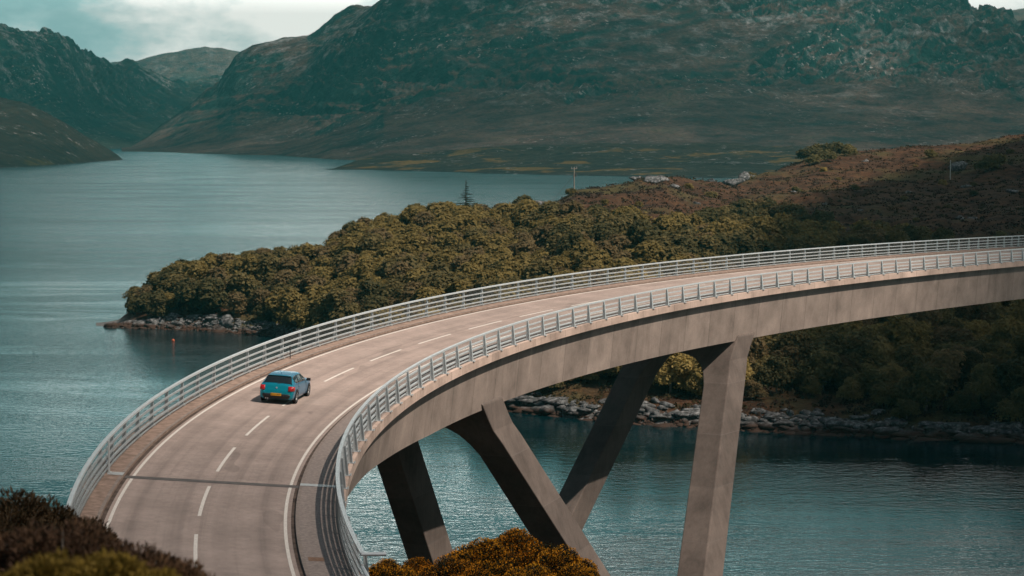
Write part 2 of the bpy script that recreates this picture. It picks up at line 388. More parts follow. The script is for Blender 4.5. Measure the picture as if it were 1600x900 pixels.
M = dict(
    asphalt=mat_asphalt(),
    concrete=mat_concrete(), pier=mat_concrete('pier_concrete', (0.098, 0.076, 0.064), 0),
    coping=mat_concrete('coping_concrete', (0.40, 0.295, 0.24), 3.0),
    footway=mat_plain('footway_surfacing', (0.225, 0.180, 0.158), 0.9, var=0.28, scale=7, spec=0.2),
    verge=mat_plain('verge_grit', (0.235, 0.165, 0.130), 0.95, var=0.35, scale=2.5, spec=0.1),
    gutter=mat_plain('gutter_dirt', (0.085, 0.060, 0.048), 0.95, var=0.5, scale=1.5, spec=0.1),
    kerb=mat_plain('kerb_stone', (0.20, 0.155, 0.13), 0.9, var=0.3, scale=3),
    paint=mat_plain('road_paint', (0.58, 0.52, 0.46), 0.7, var=0.25, scale=14),
    rail=mat_plain('galvanised_rail', (0.50, 0.52, 0.52), 0.42, 0.35, var=0.10, scale=3),
    wire=mat_plain('galvanised_wire', (0.25, 0.25, 0.24), 0.5, 0.3),
    steel=mat_plain('steel_plate', (0.42, 0.42, 0.41), 0.5, 0.4, var=0.2),
    joint=mat_plain('joint_rubber', (0.085, 0.072, 0.065), 0.8, var=0.3),
    rust=mat_plain('rusty_cover', (0.16, 0.085, 0.05), 0.8, var=0.4, scale=6),
    bark=mat_plain('bark', (0.11, 0.095, 0.08), 0.9, var=0.4, scale=3),
    pole=mat_plain('weathered_timber', (0.20, 0.17, 0.14), 0.9, var=0.3, scale=3),
    dark=mat_plain('dark_metal', (0.03, 0.03, 0.03), 0.5),
    rock=mat_rock(), outcrop=mat_rock('outcrop_rock', False, 1.15),
    water=mat_water(),
    mountain=mat_mountain('big_mountain_slopes'), mountain_far=mat_mountain('crag_slopes', seed=900.0, rocky=1.1, green=1.6),
    hill_far=mat_mountain('far_moor', seed=300.0, rocky=0.5, green=0.0),
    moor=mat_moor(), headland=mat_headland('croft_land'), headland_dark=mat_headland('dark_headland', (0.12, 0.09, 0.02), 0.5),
    paintwork=None, glass=None,
)
LEAF = [mat_leaf('leaf_olive', (0.072, 0.057, 0.021), (0.245, 0.184, 0.068)),
        mat_leaf('leaf_yellow', (0.106, 0.078, 0.024), (0.33, 0.236, 0.074)),
        mat_leaf('leaf_russet', (0.088, 0.062, 0.027), (0.235, 0.162, 0.072)),
        mat_leaf('leaf_dark', (0.040, 0.036, 0.014), (0.150, 0.122, 0.045))]

# ------------------------------------------------------------------ the line of the bridge
DECKZ = 28.5
S = np.arange(-60, 300.01, 0.5)
K0, K1, K2, H0 = 0.007959223, -0.0717186e-4, -0.36825e-6, 1.63942388
def _align():
    # past s = 190 the road runs on straight to the far shore
    h = H0 - (K0*S + K1*S*S/2 + K2*S**3/3)
    i = np.argmin(abs(S - 190)); h[i:] = h[i]
    dx, dy = np.cos(h), np.sin(h)
    cum = lambda a: np.concatenate([[0], np.cumsum((a[1:]+a[:-1])/2*0.5)])
    cx, cy = cum(dx), cum(dy)
    return -11.990486 + cx - np.interp(0, S, cx), 80.744383 + cy - np.interp(0, S, cy), h
AX, AY, AH = _align()
AZ = DECKZ + 1.938952*(S/100) - 0.473175*(S/100)**2 - 0.32080*(S/100)**3
i190 = np.argmin(abs(S-190)); AZ[i190:] = AZ[i190]
SUPER = 0.0679
def P(s, off, dz=0.0):
    x = np.interp(s, S, AX); y = np.interp(s, S, AY); h = np.interp(s, S, AH); z = np.interp(s, S, AZ)
    return np.array([x - off*np.sin(h), y + off*np.cos(h), z + dz + SUPER*off])
def heading(s): return float(np.interp(s, S, AH))
def sweep(name, prof, s0, s1, mat, parent=None, ds=1.0, closed=True, smooth=False, prof_at=None):
    """sweep a profile of (offset, height) along the bridge; uv = (distance along, distance round)"""
    n = max(2, int(round((s1 - s0)/ds)) + 1); ss = np.linspace(s0, s1, n); k = len(prof)
    V = []; UV = []
    per = np.concatenate([[0], np.cumsum([sqrt((prof[(i+1) % k][0]-prof[i][0])**2 + (prof[(i+1) % k][1]-prof[i][1])**2) for i in range(k)])])
    cols = k + 1 if closed else k
    for s in ss:
        pf = prof_at(s) if prof_at else prof
        for j in range(cols):
            o, d = pf[j % k]; V.append(P(s, o, d)); UV.append((s, per[j]))
    F = []
    for i in range(n-1):
        for j in range(cols-1):
            a = i*cols + j; F.append((a, a+1, a+cols+1, a+cols))
    me = bpy.data.meshes.new(name)
    fs = [tuple(f) for f in F]
    if closed:
        fs.append(tuple(range(k-1, -1, -1))); fs.append(tuple((n-1)*cols + j for j in range(k)))
    me.from_pydata([tuple(v) for v in V], [], fs); me.update()
    ul = me.uv_layers.new(name='UVMap')
    li = np.zeros(len(me.loops), dtype=np.int32); me.loops.foreach_get('vertex_index', li)
    ul.data.foreach_set('uv', np.array(UV, dtype=np.float32)[li].ravel())
    if smooth: me.polygons.foreach_set('use_smooth', np.ones(len(me.polygons), dtype=bool))
    me.materials.append(mat)
    return link(name, me, parent)

S0, S1 = -45.0, 250.0
LK, RK = 3.50, -3.55                 # kerb faces
# ---- road (setting)
road = sweep('road', [(RK, -0.30), (LK, -0.30), (LK, 0.0), (RK, 0.0)], S0, S1, M['asphalt'])
tag(road, 'grey brown two lane road curving over the bridge', 'road', kind='structure')
def ribbon(mb, s0, s1, o0, o1, dz, ds=0.75):
    n = max(2, int(math.ceil((s1-s0)/ds))+1); ss = np.linspace(s0, s1, n); vs = []
    for s in ss: vs += [P(s, o0, dz), P(s, o1, dz)]
    mb.add(vs, [(2*i+1, 2*i, 2*i+2, 2*i+3) for i in range(n-1)])
for name, off in (('edge_line', 3.155), ('edge_line', -3.18)):
    mb = MB(); ribbon(mb, S0, S1, off-0.06, off+0.06, 0.005); mb.build(name, M['paint'], road)
mb = MB(); sd = -7.49 - 9.044*4
for i in range(33):
    e = sd + i*9.044; ribbon(mb, e-5.82, e, -0.065, 0.065, 0.005)
mb.build('centre_line', M['paint'], road)
mb = MB(); ribbon(mb, 2.2, 2.75, RK+0.02, LK-0.02, 0.009); mb.build('expansion_joint', M['joint'], road)
mb = MB(); ribbon(mb, S0, S1, LK-0.16, LK-0.004, 0.004); ribbon(mb, S0, S1, RK+0.004, RK+0.16, 0.004); mb.build('gutter', M['gutter'], road)

# ---- footways (setting)
fl = sweep('footway', [(LK+0.002, -0.2), (4.62, -0.2), (4.62, 0.105), (LK+0.15, 0.105), (LK+0.002, 0.09)], S0, S1, M['verge'])
tag(fl, 'narrow gritty verge between the road and the outer railing', 'footway', kind='structure')
fr = sweep('footway', [(RK-0.002, 0.09), (RK-0.15, 0.105), (-5.28, 0.105), (-5.28, -0.2), (RK-0.002, -0.2)], S0, S1, M['footway'])
tag(fr, 'wider footway between the road and the inner railing', 'footway', kind='structure')
mb = MB(); ribbon(mb, S0, S1, LK+0.006, LK+0.13, 0.107); mb.build('kerb', M['kerb'], fl)
mb = MB(); ribbon(mb, S0, S1, RK-0.13, RK-0.006, 0.107); mb.build('kerb', M['kerb'], fr)
mb = MB(); ribbon(mb, 2.2, 2.8, LK+0.02, 4.15, 0.118); mb.build('joint_plate', M['steel'], fl)
mb = MB(); ribbon(mb, 2.2, 2.7, -5.02, RK-0.02, 0.118); mb.build('joint_plate', M['steel'], fr)
mb = MB(); ribbon(mb, -11.6, -11.0, -4.35, -3.80, 0.113); mb.build('access_cover', M['rust'], fr)

# ---- the bridge itself
bridge = empty('bridge', tuple(P(75, 0, -28.0)), 0, 'curved concrete box girder bridge on splayed raking legs carrying the road over the loch', 'bridge')
bridge.location = (0, 0, 0)
def depth(s): return float(np.interp(s, [0, 20, 27, 37, 50, 64, 80, 100, 200], [-2.2, -2.52, -2.85, -3.27, -3.50, -3.66, -3.80, -3.95, -4.05]))
def web(s):
    d = depth(s); return [(4.45, -0.36), (-5.02, -0.36), (-5.02, -0.60), (-4.70, d), (4.0, d), (4.45, -0.60)]
sweep('girder', web(100), 2.75, S1, M['concrete'], bridge, prof_at=web)
ab = [(4.6, -0.36), (-5.3, -0.36), (-5.3, -7.5), (4.6, -7.5)]
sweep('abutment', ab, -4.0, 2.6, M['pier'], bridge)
sweep('coping', [(-5.285, 0.135), (-5.46, 0.125), (-5.46, -0.37), (-4.9, -0.355), (-4.9, -0.215), (-5.285, -0.215)], -18.0, S1, M['coping'], bridge)
sweep('coping', [(4.625, 0.135), (4.625, -0.215), (4.1, -0.215), (4.1, -0.355), (4.80, -0.37), (4.80, 0.125)], -18.0, S1, M['coping'], bridge)

def pier(s_top, s_foot, thick=1.6, top_k=0.90, foot_k=1.4, half_foot=10.3):
    """portal frame of two splayed legs in one raked plane"""
    top = P(s_top, 0, depth(s_top)); foot = P(s_foot, 0); foot[2] = -3.0
    rake = foot - top; Lr = np.linalg.norm(rake); rake /= Lr
    h = heading(s_top); nrm = np.array([-sin(h), cos(h), 0]); lon = np.array([cos(h), sin(h), 0])
    # the outline of one half, (offset, distance down the rake)
    T = 2.2
    out = [(4.35, -1.15), (4.88, -0.55), (4.88, 1.0), (4.92, 2.0), (5.2, 3.3), (half_foot + T/2 + 0.1, Lr)]
    inn = [(half_foot - T/2 - 0.1, Lr), (3.25, 4.7), (2.85, 3.6), (2.40, 2.8), (1.70, 2.2), (0.9, 1.92), (0.0, 1.85)]
    half = out + inn
    def pt(o, w, sgn):
        if sgn > 0: o = o*top_k - foot_k*max(0.0, w)/Lr      # the outer legs splay a little less
        c = top + rake*w + nrm*o*sgn + np.array([0, 0, SUPER*o*sgn*max(0.0, 1 - w/8)])
        return c
    mb = MB()
    ring = [(o, w, 1) for o, w in half] + [(o, w, -1) for o, w in reversed(half[:-1])]
    th0, th1 = thick, thick*1.1
    front = []; back = []
    for o, w, sg in ring:
        t = th0 + (th1 - th0)*max(0, w)/Lr
        front.append(pt(o, w, sg) - lon*t); back.append(pt(o, w, sg) + lon*t)
    n = len(ring)
    mb.v = [tuple(p) for p in front + back]
    # faces: quads across each leg, pairing outer and inner points
    fs = []
    for i in range(n):
        j = (i+1) % n; fs.append((i, j, j+n, i+n))
    no = len(out); ni = len(half)
    def strip(idx_out, idx_in):
        f = []
        a, c = 0, 0
        while a < len(idx_out)-1 or c < len(idx_in)-1:
            if c >= len(idx_in)-1 or (a < len(idx_out)-1 and a/(len(idx_out)-1) <= c/(len(idx_in)-1)):
                f.append((idx_out[a], idx_out[a+1], idx_in[c])); a += 1
            else:
                f.append((idx_out[a], idx_in[c+1], idx_in[c])); c += 1
        return f
    o1 = list(range(no-1, -1, -1)); i1 = list(range(no, ni))           # from the foot upward
    half2 = lambda k: (n - 1 - k) if k < ni-1 else ni-1
    tri = strip(o1, i1)
    o2 = [half2(k) for k in o1]; i2 = [half2(k) for k in i1]
    tri2 = [(c, b, a) for a, b, c in strip(o2, i2)]
    mid = [(0, ni-1, half2(0))]
    allf = tri + tri2 + mid
    fs += [tuple(reversed(f)) for f in allf] + [tuple(k+n for k in f) for f in allf]
    mb.f = fs
    o = mb.build('pier_frame', M['pier'], bridge)
    import bmesh
    bm = bmesh.new(); bm.from_mesh(o.data); bmesh.ops.recalc_face_normals(bm, faces=bm.faces); bm.to_mesh(o.data); bm.free()
    bv = o.modifiers.new('bevel', 'BEVEL'); bv.width = 0.10; bv.segments = 2; bv.limit_method = 'ANGLE'; bv.angle_limit = R(40)
    return o
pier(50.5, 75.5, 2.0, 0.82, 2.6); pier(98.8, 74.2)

# ---- parapet railings
def parapet(side, label, s_begin):
    """side +1 = outer (left), -1 = inner (right)"""
    o0 = 4.30 if side > 0 else -5.21
    root = empty('parapet_railing', (0, 0, 0), 0, label, 'railing', None)
    top = 1.40
    oi = o0 - side*0.06                      # rails on the road side of the posts
    def rail(name, dz, w, h, mat=M['rail']):
        sweep(name, [(oi - w/2, dz - h/2), (oi + w/2, dz - h/2), (oi + w/2, dz + h/2), (oi - w/2, dz + h/2)], s_begin, 215.0, mat, root, ds=1.0)
    rail('top_rail', top, 0.15, 0.085)
    for dz in (1.03, 0.72, 0.42): rail('rail', dz, 0.085, 0.075)
    rail('base_rail', 0.20, 0.05, 0.05)
    # infill of thin wire mesh on the road side
    mb = MB(); r = 0.0024; om = oi - side*0.075
    ss = np.arange(s_begin, 205.0, 0.075)
    V = []; F = []
    for k, s in enumerate(ss):
        h = heading(s); lo = P(s, om, 0.18); hi = P(s, om, 1.34)
        a = np.array([cos(h), sin(h), 0])*r; c = np.array([-sin(h), cos(h), 0])*r
        b = len(V)
        for q in (lo, hi): V += [q - a, q + a, q + c]
        F += [(b, b+1, b+4, b+3), (b+1, b+2, b+5, b+4), (b+2, b, b+3, b+5)]
    for dz in np.arange(0.22, 1.33, 0.075):
        b = len(V); sl = np.arange(s_begin, 205.0, 1.0)
        for s in sl: V += [P(s, om - r, dz), P(s, om + r, dz), P(s, om, dz + 1.5*r)]
        for i in range(len(sl)-1):
            q = b + 3*i; F += [(q, q+1, q+4, q+3), (q+1, q+2, q+5, q+4), (q+2, q, q+3, q+5)]
    link('wire_mesh', fast_mesh('wire_mesh', V, F, mats=(M['wire'],)), root)
    # tapered posts
    mb = MB()
    zb, zt = 0.12, top - 0.03
    # flange plate + tapering web behind it
    def taper(x0, x1, y0b, y1b, y0t, y1t):
        vs = [(x0, y0b, zb), (x1, y0b, zb), (x1, y1b, zb), (x0, y1b, zb), (x0*0.7, y0t, zt), (x1*0.7, y0t, zt), (x1*0.7, y1t, zt), (x0*0.7, y1t, zt)]
        mb.add(vs, [(0,3,2,1),(4,5,6,7),(0,1,5,4),(1,2,6,5),(2,3,7,6),(3,0,4,7)])
    taper(-0.06, 0.06, 0.0, 0.02, 0.0, 0.02)
    taper(-0.02, 0.02, 0.021, 0.20, 0.021, 0.08)
    taper(-0.07, 0.07, 0.201, 0.225, 0.081, 0.105)
    mb.box((0, 0.13, zb + 0.012), (0.14, 0.2, 0.012))
    for bx in (-0.1, 0.1): mb.box((bx, 0.30, zb + 0.04), (0.025, 0.025, 0.03))
    me = mb.mesh('post', M['rail'])
    k = 0; s = 2.0 - 3.0*int((2.0 - s_begin)//3.0)
    while s < 212 and k < 74:
        p = P(s, o0, 0)
        o = link('post', me, root); o.location = p; o.rotation_euler = (0, 0, heading(s) + (0 if side > 0 else pi))
        s += 3.0; k += 1
    # end: the top rail is turned outward
    h = heading(s_begin); e = P(s_begin, oi, top); nn = np.array([-sin(h), cos(h), 0])*side
    mb = MB(); mb.tube([e - nn*0.05, e + nn*0.75 - np.array([0, 0, 0.03])], 0.065, 8); mb.build('rail_end', M['rail'], root)
    # lower safety rails that carry on along the approach
    mb = MB()
    for dz, fl in ((0.95, 0.9), (0.52, 0.9)):
        mb.tube([P(q, oi + side*0.02*(s_begin - q)*0, dz - 0.02*(s_begin-q)) for q in np.linspace(s_begin + 0.3, s_begin - 26, 22)], 0.07, 8)
    for q in np.arange(s_begin - 2, s_begin - 26, -3.0):
        a = P(q, oi + side*0.1, -0.3); c = a + np.array([0, 0, 1.2]); mb.tube([a, c], 0.05, 6)
    mb.build('approach_rail', M['rail'], root)
    return root
parapet(1, 'pale steel railing along the outer edge of the bridge, beside the car', -11.2)
pr = parapet(-1, 'pale steel railing along the inner edge of the bridge, above the girder', -16.3)

# bright end post at the outer expansion joint
jp = empty('joint_post', tuple(P(2.6, 4.12, 0.105)), heading(2.6), 'pale upright post clamped to the outer railing beside the expansion joint', 'post')
mb = MB(); mb.box((0, 0.0, 0.66), (0.045, 0.03, 0.64)); mb.box((0.13, 0.0, 0.66), (0.03, 0.02, 0.64)); mb.build('upright', M['rail'], jp)
mb = MB(); mb.box((0.06, 0, 0.012), (0.16, 0.08, 0.012)); mb.build('base_plate', M['steel'], jp)
# small marker at the verge beyond the car
mk = empty('verge_marker', tuple(P(38.3, 4.0, 0.105)), heading(38), 'thin dark marker post on the verge just beyond the car', 'post')
mb = MB(); mb.tube([(0, 0, 0), (0.02, 0, 0.55)], 0.03, 8); mb.build('stake', M['dark'], mk)
mb = MB(); mb.box((0.02, 0, 0.62), (0.05, 0.03, 0.075)); mb.build('cap', M['dark'], mk)

# ------------------------------------------------------------------ water
wy = np.concatenate([[-200, 0, 60, 120], np.linspace(200, 12000, 30)])
wm = MB(); wm.add([(-6900, -380, 0), (6900, -380, 0), (6900, 9900, 0), (-6900, 9900, 0)], [(0, 1, 2, 3)])
water = wm.build('water', M['water']); tag(water, 'teal rippled water of the sea loch', 'water', kind='structure')

# ------------------------------------------------------------------ land
def interp_cols(us, table):
    """table {u: [values]} -> arrays for the columns us"""
    ks = sorted(table); A = np.array([table[k] for k in ks], float)
    return [np.interp(us, ks, A[:, j]) for j in range(A.shape[1])]
def grid_mesh(name, X, Y, Z, mat, smooth=True):
    nr, nc = X.shape
    V = np.stack([X.ravel(), Y.ravel(), Z.ravel()], 1)
    idx = np.arange(nr*nc).reshape(nr, nc)
    F = np.stack([idx[:-1, :-1], idx[:-1, 1:], idx[1:, 1:], idx[1:, :-1]], -1).reshape(-1, 4)
    return link(name, fast_mesh(name, V, F, smooth, mats=(mat,)))

def mountain(name, u0, u1, nc, nr, table, shape, mat, amp=22.0, scale=240.0, seed=1, behind=900, crag=1.0, spurs=(), hf=90.0):
    """table {u: (v_foot, d_foot, v_crest, d_crest)}; shape: rise against distance, foot to crest"""
    us = np.linspace(u0, u1, nc); vf, df, vc, dc = interp_cols(us, table)
    xf, yf, zf = pix(us, vf, df); xc, yc, zc = pix(us, vc, dc)
    t = np.linspace(-0.04, 1.0, nr)
    tb = np.linspace(1.0, 1.5, 30)[1:]
    rows = []
    sx = [a for a, _ in shape]; sy = [b for _, b in shape]
    T = np.concatenate([t, tb])[:, None]
    ang = (us - 800)/FPX
    Yg = df + (dc - df)*np.minimum(T, 1.0) + np.maximum(T - 1, 0)*2*behind
    # a smooth rise
    rise = np.interp(np.clip(T, 0, 1), sx, sy)
    kern = np.ones(9)/9
    r1 = np.convolve(np.pad(rise[:, 0], 4, mode='edge'), kern, 'valid'); rise = r1[:, None]
    rise = np.where(T < 0, T*0.6, rise)
    zf0 = np.maximum(zf, 0.3)
    Zg = zf0 + (zc - zf0)*rise
    Zg = np.where(T < 0, zf0 + T*160, Zg)
    back = np.maximum(T - 1, 0)
    Zg = Zg - back*np.maximum(zc, 30)*1.6
    Xg = ang[None, :]*(Yg*CT - (Zg - CAMZ)*ST)
    hfac = np.clip((Zg - 3)/hf, 0, 1)
    n1 = fbm(Xg/scale, Yg/scale, seed, 6, 0.52) - 0.5
    n2 = fbm(Xg/(scale*0.33), Yg/(scale*0.33), seed+20, 5, 0.6, True) - 0.62
    n3 = fbm(Xg/(scale*2.6), Yg/(scale*2.6), seed+40, 3, 0.5) - 0.5
    # ledges that slant down to the left, with steep risers
    q = fbm((Xg + 0.35*Yg)/(scale*3.0), (Zg*3.2 - 0.55*Xg)/(scale*0.9), seed + 60, 4, 0.5)
    st = (q*7.0) % 1.0; ledge = np.where(st < 0.72, st/0.72*0.25, 0.25 + (st - 0.72)/0.28*0.75) - st
    cm = np.clip((fbm(Xg/(scale*1.5), Yg/(scale*1.5), seed + 80, 3) - 0.42)*5.0, 0, 1)*np.clip((Zg - 50)/120, 0.12, 1)   # crags come in groups
    n5 = fbm(Xg/(scale*0.12), Yg/(scale*0.12), seed+70, 4, 0.6, True) - 0.62
    dz0 = amp*crag*(1.3*ledge*hfac*(0.35 + cm) + 0.9*n5*hfac*cm)
    dz = dz0 + amp*(2.1*n1*hfac + crag*1.3*n2*hfac*(0.25 + 0.9*cm) + 2.6*n3*hfac)
    # terraces running across the slope
    ter = np.sin((Zg + 60*n3)/26.0 + 5*n1)
    dz = dz + amp*0.16*ter*hfac
    for (uu, v0, v1, wu, hh) in spurs:
        pass
    edge = np.where(T > 1.0, 1, 1)
    Zg = Zg + dz*edge
    return grid_mesh(name, Xg, Yg, Zg, mat)

BIG = {150: (237, 4020, 236, 4300), 205: (236.6, 4020, 229, 4800), 230: (237, 3980, 214, 4900), 260: (238, 3900, 190, 5000), 300: (240, 3700, 160, 5000), 340: (241, 3600, 128, 5050),
       368: (242, 3520, 92, 5000), 380: (242, 3500, 84, 4980), 395: (242, 3480, 76, 4950), 440: (243, 3390, 67, 4900), 480: (246, 3150, 62, 4900), 492: (247, 3100, 56, 4880),
       520: (249, 2950, 36, 4800), 560: (250, 2895, 15, 4700), 600: (252.5, 2750, -2, 4600), 700: (254, 2670, -40, 4600), 850: (256.5, 2550, -62, 4600),
       1000: (257.6, 2500, -70, 4700), 1080: (257.6, 2500, -70, 4700), 1200: (257.6, 2500, -62, 4700), 1350: (257.6, 2500, -36, 4500), 1470: (257.6, 2500, 0, 4300),
       1530: (257.6, 2500, 22, 4200), 1600: (257.6, 2500, 46, 4100), 1700: (257.6, 2500, 80, 4000), 1900: (257.6, 2500, 130, 3900)}
o = mountain('mountain', 190, 1750, 780, 300, BIG, [(0, 0), (0.12, 0.05), (0.3, 0.15), (0.5, 0.34), (0.68, 0.58), (0.82, 0.80), (0.93, 0.94), (1, 1)], M['mountain'], 24, 260, 3)
tag(o, 'broad dark mountain of heather, scrub and pale rock behind the loch', 'mountain', kind='structure')
LEFT = {-250: (240, 4300, -10, 5200), -80: (240, 4300, 8, 5200), 0: (240, 4300, 26, 5200), 50: (240, 4400, 33, 5300), 80: (240, 4450, 37, 5400), 108: (239, 4500, 50, 5500), 130: (239, 4550, 76, 5700), 180: (238, 4600, 94, 6200),
        230: (237, 4700, 110, 6700), 260: (236, 4800, 120, 6900), 300: (235, 4900, 127, 7100), 345: (234, 5000, 119, 7300), 360: (234, 5000, 121, 7300), 420: (234, 5000, 130, 7300)}
o = mountain('mountain', -220, 410, 330, 220, LEFT, [(0, 0), (0.1, 0.03), (0.3, 0.18), (0.55, 0.5), (0.8, 0.84), (1, 1)], M['mountain_far'], 26, 280, 11, crag=0.6)
tag(o, 'steep craggy teal mountain on the left beyond the dark headland', 'mountain', kind='structure')
FARH = {120: (215, 8000, 100, 9000), 180: (215, 8000, 93, 9000), 215: (215, 8000, 91, 9000), 240: (215, 8000, 84, 9000), 290: (215, 8000, 75, 9000), 320: (215, 8000, 70, 9000), 350: (215, 8000, 73, 9000), 385: (215, 8000, 80, 9000), 470: (215, 8000, 92, 9000)}
o = mountain('hill', 100, 480, 140, 60, FARH, [(0, 0), (0.5, 0.45), (0.85, 0.9), (1, 1)], M['hill_far'], 9, 500, 31, crag=0.5)
tag(o, 'smooth pale hill far off in the gap between the two mountains', 'hill', kind='structure')
FR = {1380: (215, 7000, 0, 8000), 1480: (215, 7000, 6, 8000), 1520: (215, 7000, 19, 8000), 1545: (215, 7000, 18, 8000), 1600: (215, 7000, 8, 8000), 1750: (215, 7000, 0, 8000)}
o = mountain('hill', 1380, 1760, 110, 50, FR, [(0, 0), (0.5, 0.45), (0.85, 0.9), (1, 1)], M['hill_far'], 9, 500, 37, crag=0.5)
tag(o, 'pale blue hill peeping over the right shoulder of the big mountain', 'hill', kind='structure')
FR2 = {1480: (215, 5000, 50, 6000), 1545: (215, 5000, 30, 6000), 1600: (215, 5000, 20, 6000), 1750: (215, 5000, 10, 6000)}
o = mountain('hill', 1490, 1760, 110, 50, FR2, [(0, 0), (0.5, 0.45), (0.85, 0.9), (1, 1)], M['hill_far'], 12, 300, 41, crag=1.0)
tag(o, 'darker rounded hill at the right edge in front of the pale blue one', 'hill', kind='structure')
# low crofting shore in front of the big mountain
LOW = {505: (264, 2240, 264.5, 2260), 520: (265, 2206, 263.5, 2230), 540: (265, 2206, 257, 2330), 560: (265, 2206, 249, 2400), 600: (266, 2170, 241, 2450), 680: (268, 2105, 232, 2520), 760: (271, 2015, 228, 2520), 900: (274, 1930, 228, 2500), 1080: (278, 1830, 230, 2450), 1300: (278, 1830, 230, 2450)}
o = mountain('shore_land', 505, 1300, 420, 110, LOW, [(0, 0.0), (0.05, 0.10), (0.25, 0.28), (0.6, 0.65), (1, 1)], M['headland'], 5, 90, 51, behind=300, crag=0.9, hf=14.0)
tag(o, 'low shore with ochre fields and pale rocks at the foot of the mountain', 'shore', kind='structure')
PROM = {-200: (263, 2280, 110, 3000), 0: (262.5, 2300, 150, 2900), 30: (261, 2355, 156, 2900), 60: (259.5, 2417, 169, 2900), 100: (257, 2527, 190, 2900), 140: (253.5, 2700, 213, 2950), 170: (251.5, 2810, 232, 2960), 185: (250.5, 2870, 243, 2950), 192: (250.2, 2885, 249.6, 2920), 200: (250, 2885, 250.3, 2915)}
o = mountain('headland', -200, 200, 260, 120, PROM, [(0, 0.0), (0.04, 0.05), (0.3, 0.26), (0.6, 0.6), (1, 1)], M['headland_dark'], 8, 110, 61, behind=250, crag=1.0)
tag(o, 'dark heather headland dropping to the water at the left edge', 'headland', kind='structure')

# ---- the near peninsula with its wood and heather
PEN_U = [150, 165, 180, 200, 250, 300, 400, 500, 560, 640, 730, 800, 850, 900, 960, 1000, 1040, 1080, 1130, 1200, 1250, 1300, 1400, 1500, 1600, 1700, 1850]
SIL_V = [508, 507, 480, 458, 425, 406, 389, 385, 346, 323, 320, 318, 316, 295, 289, 279, 277, 285, 279, 268, 254, 241, 232, 225, 209, 203, 198]
TREEH = [0.5, 0.5, 3.5, 4.5, 4.8, 4.8, 4.8, 4.8, 4.8, 4.8, 4.6, 4.2, 1.0, 0, 0, 0, 0, 0, 0, 0, 0, 0, 0, 0, 0, 0, 0]
CRE_D = [455, 456, 460, 464, 472, 480, 490, 500, 510, 525, 540, 550, 553, 560, 565, 570, 575, 600, 640, 680, 720, 750, 780, 800, 820, 830, 830]
SHO_U = [150, 165, 200, 300, 430, 600, 780, 900, 1000, 1150, 1300, 1500, 1850]
SHO_D = [452, 450, 447, 443, 430, 372, 317, 306, 301, 295, 290, 285, 278]
def pen_height(u, d):
    dc = np.interp(u, PEN_U, CRE_D); v = np.interp(u, PEN_U, SIL_V); th = np.interp(u, PEN_U, TREEH)
    _, _, zc = pix(u, v, dc); zc = np.maximum(zc - th, 0.3)
    ds = np.interp(u, SHO_U, SHO_D)
    t = (d - ds)/(dc - ds)
    bank = np.minimum(2.6, 0.32*zc + 0.3)
    tt = np.clip(t, 0, 1)
    z = bank*(1 - np.exp(-np.maximum(d - ds, 0)/5.0)) + (zc - bank)*(0.62*tt + 0.38*np.sin(tt*pi/2))*np.ones_like(u)
    z = np.where(t < 0, (d - ds)*0.25, z)
    # beyond the crest: back down to the loch on the left, a shallow saddle on the right
    bk = np.maximum(d - dc, 0); fall = np.interp(u, [150, 1000, 1130, 1300], [0.25, 0.25, 0.14, 0.10])
    z = z - bk*fall*(1 - np.exp(-bk/20.0))
    x = (u - 800)/FPX*d
    amp = np.clip(z/8.0, 0, 1)*np.interp(u, [150, 700, 900, 1100], [0.5, 0.8, 1.0, 1.5])
    near = np.where(t > 1, 1, np.clip(1.25 - np.abs(t - 0.35)*0.4, 0, 1.2))
    z = z + amp*near*(2.3*(fbm(x/34.0, d/34.0, 77, 5, 0.5) - 0.5)*2.0) + 0.35*amp*(fbm(x/4.0, d/4.0, 78, 3) - 0.5)*2
    return z
us = np.linspace(150, 1850, 620); dd = np.concatenate([np.linspace(270, 470, 190), np.linspace(470, 960, 170)[1:]])
U, D = np.meshgrid(us, dd)
PZ = pen_height(U, D); PX = (U - 800)/FPX*(D*CT - (PZ - CAMZ)*ST)
PZ = np.where(PZ < -6, -6, PZ)
pen = grid_mesh('peninsula', PX, D, PZ, M['moor'])
tag(pen, 'peninsula of red brown heather rising from the rocky shore', 'peninsula', kind='structure')
def pen_z(x, y):
    """ground height of the peninsula at a point"""
    z = 15.0
    for _ in range(4):
        u = 800 + FPX*x/(y*CT - (z - CAMZ)*ST); z = float(pen_height(np.array([u]), np.array([y]))[0])
    return z

# ---- the bank the camera stands on
def bank_z(x, y):
    x = np.asarray(x, float); y = np.asarray(y, float)
    z = np.interp(y, [-60, 0, 8, 22, 36, 55, 75, 95, 118, 140], [44, 41.0, 39.8, 36.9, 33.2, 28.2, 25.4, 20.5, 8.0, -4.0])
    # higher bank to the left of the approach road
    lft = np.clip((-x - 9.5)/4.0, 0, 1)*np.interp(y, [20, 34, 50, 62, 80], [0, 1.2, 3.2, 1.2, 0])
    z = z + lft
    # cut for the road
    dist = np.full(x.shape, 1e9); zr = np.zeros(x.shape)
    for s in np.arange(-45, 4, 1.5):
        p = P(s, -0.4); d = np.hypot(x - p[0], y - p[1]); m = d < dist
        dist = np.where(m, d, dist); zr = np.where(m, P(s, -0.4)[2] - 0.75, zr)
    k = np.clip((dist - 6.2)/4.0, 0, 1); cut = np.minimum(z, zr)
    z = np.where(y > 35, cut*(1-k) + z*k, z)
    return z + 0.25*(fbm(x/3.0, y/3.0, 5, 3) - 0.5)
gx, gy = np.meshgrid(np.linspace(-70, 60, 150), np.concatenate([np.linspace(-40, 145, 180)]))
bank = grid_mesh('bank', gx, gy, bank_z(gx, gy), M['moor'])
